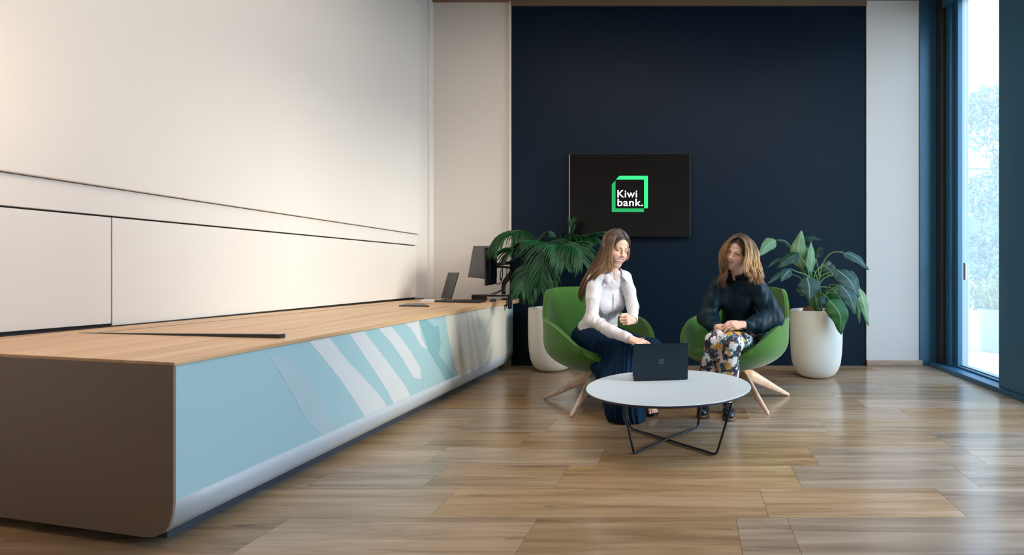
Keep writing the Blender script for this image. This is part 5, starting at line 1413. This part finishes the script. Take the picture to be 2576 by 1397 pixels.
    f0 = H([(1558, 588, 3.875), (1568, 594, 3.880), (1577, 610, 3.893), (1580.5, 632, 3.91), (1578, 650, 3.925)])
    parts.append(sheet([f0, f1, f2], 170, .0026, 7, c2, wave=.003, wfreq=1.2, jit=.003))
    k1 = H([(1553, 578, 3.93), (1560, 576.5, 3.98), (1575, 600, 4.03), (1570, 640, 4.05), (1540, 680, 4.08), (1500, 700, 4.10)])
    k0 = H([(1549, 577, 3.95), (1535, 585, 4.05), (1530, 620, 4.08), (1520, 660, 4.09), (1490, 700, 4.08), (1470, 740, 4.05)])
    parts.append(sheet([f2, k1, k0, g0], 200, .0040, 8, c1, jit=.006))
    V, F, C_ = catmesh(parts)
    put('hair', V, F, M['hair'], root, colattr=C_)
    return root
woman_left()

# ================================================================== woman in dark blouse (right chair)
def woman_right():
    root = thing('person', (.43, 4.3, 0), 'woman with wavy blond hair, dark teal blouse and floral trousers, hands clasped on her knees', 'person', None)
    S = 1.13
    pel = A(.43, 4.29, .545); neck = P(1852, 696, 4.13)
    shR = P(1806, 712, 4.20); shL = P(1903, 716, 4.06)
    elR = P(1782, 798, 4.16); wrR = P(1801, 822, 3.95)
    elL = P(1940, 800, 4.03); wrL = P(1877, 820, 3.88)
    up = nrm_(neck - pel); sd = nrm_(shR - shL); Fd = nrm_((-.35, -.94, 0)); Rt = A(Fd[1], -Fd[0], 0)
    fw = nrm_(np.cross(up, sd)); fw = fw if fw @ Fd > 0 else -fw
    Rm3 = np.stack([sd, fw, up])
    hipR, hipL = pel + Rt * .09 - A(0, 0, .02), pel - Rt * .10 - A(0, 0, .02)
    knR, knL = A(.175, 3.85, .545), A(.290, 3.79, .540)
    anR, anL = A(.095, 3.93, .115), A(.265, 3.86, .115)
    HC = P(1855, 634, 4.04); Rm = headframe(math.radians(-27), math.radians(-12), math.radians(-20))
    B = Field((-.15, 3.5, -.02), (.85, 4.55, 1.12), .0075)
    B.ell(pel + up * .02, (.150, .10, .12), .04, Rm3); B.ell(pel + up * .20, (.115, .08, .14), .06, Rm3); B.ell(pel + up * .35, (.125, .08, .12), .05, Rm3)
    B.cone(shR * .75 + shL * .25 - up * .03, shL * .75 + shR * .25 - up * .03, .040, .040, .04); B.cone(neck - up * .07, neck + up * .01, .055, .044, .03)
    B.chain([shR, elR, wrR], [.036, .036, .027], .02); B.chain([shL, elL, wrL], [.036, .036, .027], .02)
    B.chain([hipR, knR, anR], [.085, .055, .038], .03); B.chain([hipL, knL, anL], [.085, .055, .038], .03)
    for an, d in ((anR, (-.1, -1, 0)), (anL, (0.02, -1, 0))): B.chain([an, an - A(0, 0, .05), an + nrm_(d) * .10 - A(0, 0, .075)], [.036, .032, .024], .02)
    v1 = (*(lambda m: (relax(m[0], m[1], 2), m[1]))(B.mesh()), SKIN)
    v3 = make_head(HC, Rm, S, neck - up * .02, .047, dict(mouth=dict(open=.0005, teeth=.0030, lip=(176, 84, 78)), brow=(84, 58, 44), eyes='open', look=-.003))
    v4 = hand(wrR + A(.01, -.01, 0), wrR - elR, (.86, -.34, -.12), (.10, -.62, .78), -1, 1.04, [(.35, .5, .3), (.4, .55, .3), (.5, .6, .3), (.6, .6, .3)])
    v5 = hand(wrL + A(-.01, -.01, .012), wrL - elL, (-.93, -.20, -.06), (-.05, -.66, .74), 1, 1.06, [(.22, .45, .3), (.30, .5, .3), (.42, .5, .3), (.55, .6, .3)], spread=.03)
    V, F, C_ = catmesh([v1, v3, v4, v5])
    put('body', V, F, M['skin'], root, colattr=C_)
    # ---- trousers
    K = Field((-.10, 3.55, -.01), (.85, 4.55, .72), .0055)
    K.ell(pel, (.175, .125, .10), .03, np.stack([Rt, Fd, A(0, 0, 1)]))
    K.chain([hipR, knR], [.105, .076], .025); K.chain([hipL, knL], [.108, .078], .025)
    K.chain([knR, knR * .5 + anR * .5, anR + A(0, .01, -.03)], [.076, .066, .068], .02)
    K.chain([knL, knL * .5 + anL * .5, anL + A(0, .01, -.03)], [.078, .072, .072], .02)
    K.plane(A(0, 0, .108), (0, 0, -1), .004)
    V, F = K.mesh(); V = relax(V, F, 2); V = folds(V, F, .005, 40, (0, 0, 1), 12, .35); V = relax(V, F, 1)
    put('trousers', V, F, M['floral'], root)
    # ---- blouse
    T = Field((-.15, 3.6, .44), (.95, 4.6, 1.18), .0052)
    T.ell(pel + up * .09, (.180, .135, .11), .05, Rm3); T.ell(pel + up * .20, (.155, .118, .14), .06, Rm3); T.ell(pel + up * .345, (.165, .118, .13), .06, Rm3)
    for q in (-1, 1): T.ell(pel + up * .32 + sd * q * .066 + fw * .085, (.066, .052, .066), .04, Rm3)
    T.cone(shR * .85 + shL * .15 - up * .012, shL * .85 + shR * .15 - up * .012, .066, .066, .04); T.cone(neck - up * .07, neck + up * .006, .078, .056, .035)
    dl = nrm_(wrL - elL)
    T.chain([shL - up * .01, shL * .45 + elL * .55 + A(.012, 0, 0), elL + A(.012, 0, -.005), elL * .5 + wrL * .5 + A(.0, 0, -.012), wrL - dl * .005], [.070, .078, .086, .072, .040], .03)
    dr = nrm_(wrR - elR)
    T.chain([shR - up * .01, shR * .45 + elR * .55, elR + A(-.005, 0, 0), elR * .5 + wrR * .5 + A(0, 0, -.010), wrR - dr * .005], [.068, .072, .080, .066, .040], .03)
    T.ell(neck + fw * .062 + up * .012, (.020, .050, .034), .008, Rm3, sub=True)
    T.cone(wrR - dr * .012, wrR + dr * .06, .030, .030, .002, sub=True); T.cone(wrL - dl * .012, wrL + dl * .06, .030, .030, .002, sub=True)
    V, F = T.mesh(); V = relax(V, F, 3)
    V = folds(V, F, .0085, 55, (.08, 0, 1), 21, .25); V = folds(V, F, .004, 110, (.2, .1, 1), 22, .3); V = relax(V, F, 1)
    bl = put('blouse', V, F, M['satin'], root)
    G = []
    for a in np.linspace(.25, 2 * PI - .25, 60):
        dv = fw * math.cos(a) + sd * math.sin(a); wob = .004 * math.sin(a * 17)
        G += [neck + dv * .054 - up * .006, neck + dv * (.060 + wob) + up * .012, neck + dv * (.068 + wob * 1.6) + up * .026]
    o = put('ruffle_collar', np.array(G), [(3 * i + j, 3 * i + j + 1, 3 * i + j + 4, 3 * i + j + 3) for i in range(59) for j in range(2)], M['satin'], bl)
    so = o.modifiers.new('s', 'SOLIDIFY'); so.thickness = .002
    pl = smoothpath([surf(V, pel, up, sd, fw, h_, 0) for h_ in (.45, .40, .34, .28, .22, .17, .13)], 16)
    put('placket', *tube(pl, .012, 8, flat=.18, up=fw), M['satin'], bl)
    for q in (1, 6, 11): put('button', *tube([pl[q] + fw * .003, pl[q] + fw * .007], .006, 10), M['blackmetal'], bl)
    for w_, d in ((wrR, dr), (wrL, dl)): put('cuff', *tube([w_ - d * .05, w_ - d * .048, w_ - d * .02, w_ - d * .004, w_ - d * .003], [.036, .042, .040, .038, .034], 24, cap=False), M['satin'], bl)
    # ---- loafers
    for an, d in ((anR, (-.10, -1, 0)), (anL, (.02, -1, 0))):
        d = nrm_(d); ac = A(-d[1], d[0], 0); Rf = np.stack([ac, d, A(0, 0, 1)]); g = A(an[0], an[1], 0)
        L = Field(g + A(-.10, -.24, -.01), g + A(.10, .12, .16), .003)
        L.ell(g + d * .105 + A(0, 0, .048), (.046, .085, .034), .02, Rf); L.ell(g - d * .005 + A(0, 0, .07), (.036, .06, .040), .03, Rf)
        L.ell(g + d * .165 + A(0, 0, .036), (.041, .045, .026), .02, Rf)
        L.ell(g + d * .01 + A(0, 0, .125), (.028, .055, .036), .008, Rf, sub=True)
        L.plane(A(0, 0, .020), (0, 0, -1), .003)
        V, F = L.mesh(); lo = put('loafer', relax(V, F, 2), F, M['shoe'], root)
        Q = Field(g + A(-.10, -.24, -.01), g + A(.10, .12, .06), .003)
        Q.ell(g + d * .12 + A(0, 0, .014), (.049, .10, .016), .01, Rf); Q.ell(g - d * .03 + A(0, 0, .024), (.036, .04, .026), .02, Rf)
        Q.plane(A(0, 0, .001), (0, 0, -1), .002); Q.plane(A(0, 0, .024), (0, 0, 1), .002)
        put('sole', *Q.mesh(), M['heel'], lo)
        for i in range(9):
            t = (i - 4) / 4; c0 = g + d * .092 + ac * .036 * t + A(0, 0, .086 - .022 * t * t)
            ring(c0, (d if i % 2 else A(0, 0, 1)), .0055, .0016, M['gold'], lo, 'chain_link', seg=10)
        put('tongue', *tube(smoothpath([g + d * .07 + A(0, 0, .092), g + d * .10 + A(0, 0, .080), g + d * .125 + A(0, 0, .072)], 6), .024, 10, flat=.3, up=(0, 0, 1)), M['shoe'], lo)
    # ---- hair
    cap = make_cap(HC, Rm, S, root, srgb(70, 52, 40))
    H = lambda L: [P(*p) for p in L]
    rA0 = H([(1864, 590, 4.05), (1836, 602, 4.05), (1815, 628, 4.06), (1810, 658, 4.07), (1814, 690, 4.05), (1806, 714, 4.02), (1814, 730, 4.0)])
    rA = H([(1862, 589, 4.02), (1836, 600, 3.98), (1818, 625, 3.98), (1813, 655, 3.99), (1818, 685, 4.0), (1811, 712, 3.98), (1818, 728, 3.97)])
    rB = H([(1860, 590, 3.99), (1839, 604, 3.955), (1824, 626, 3.955), (1820, 650, 3.965), (1826, 685, 3.98), (1822, 712, 3.96), (1828, 728, 3.95)])
    rE1 = H([(1857, 597, 3.925), (1871, 606, 3.905), (1880, 630, 3.888), (1874, 662, 3.878), (1873, 682, 3.87), (1884, 690, 3.868)])
    rB1 = H([(1856, 597, 3.93), (1838, 604, 3.935), (1824, 626, 3.948), (1822, 650, 3.962), (1827, 682, 3.97)])
    rF0 = H([(1862, 589, 3.97), (1875, 606, 3.915), (1878, 635, 3.89), (1872, 668, 3.88), (1876, 686, 3.87), (1888, 692, 3.87), (1892, 680, 3.88)])
    rF = H([(1863, 589, 3.97), (1878, 608, 3.915), (1883, 645, 3.89), (1880, 680, 3.88), (1886, 705, 3.87), (1880, 722, 3.88)])
    rD = H([(1865, 588.5, 3.98), (1886, 606, 3.94), (1895, 640, 3.92), (1898, 672, 3.91), (1906, 698, 3.91), (1905, 718, 3.91)])
    rC = H([(1866, 589, 4.01), (1892, 606, 3.99), (1906, 640, 3.98), (1911, 675, 3.98), (1917, 703, 3.98), (1924, 722, 3.98)])
    rG = H([(1867, 590, 4.06), (1892, 610, 4.10), (1908, 650, 4.10), (1917, 690, 4.07), (1926, 716, 4.04)])
    rK = H([(1860, 592, 4.06), (1850, 610, 4.15), (1848, 650, 4.17), (1850, 690, 4.19), (1855, 720, 4.2)])
    gold = ramp3((52, 38, 32), (204, 168, 116), (150, 102, 68), .34, 1.35)
    dark = ramp3((50, 37, 31), (166, 126, 84), (60, 42, 36), .3, 1.1)  # shade on the lower left locks is put into this strand colour
    parts = [cap, cap_strands(HC, Rm, S, 420, .0028, 72, gold), sheet([rA0, rA, rB, rB1], 330, .0029, 31, dark, wave=.014, wfreq=2.6, jit=.007),
             sheet([rE1, rF0, rF, rD], 380, .0028, 32, gold, wave=.012, wfreq=2.4, jit=.006), sheet([rD, rC, rG], 330, .0031, 33, gold, wave=.016, wfreq=2.8, jit=.008),
             sheet([rG, rK, rA0], 150, .005, 34, dark, wave=.008, wfreq=2.2, jit=.008)]
    V, F, C_ = catmesh(parts)
    put('hair', V, F, M['hair'], root, colattr=C_)
    return root
woman_right()
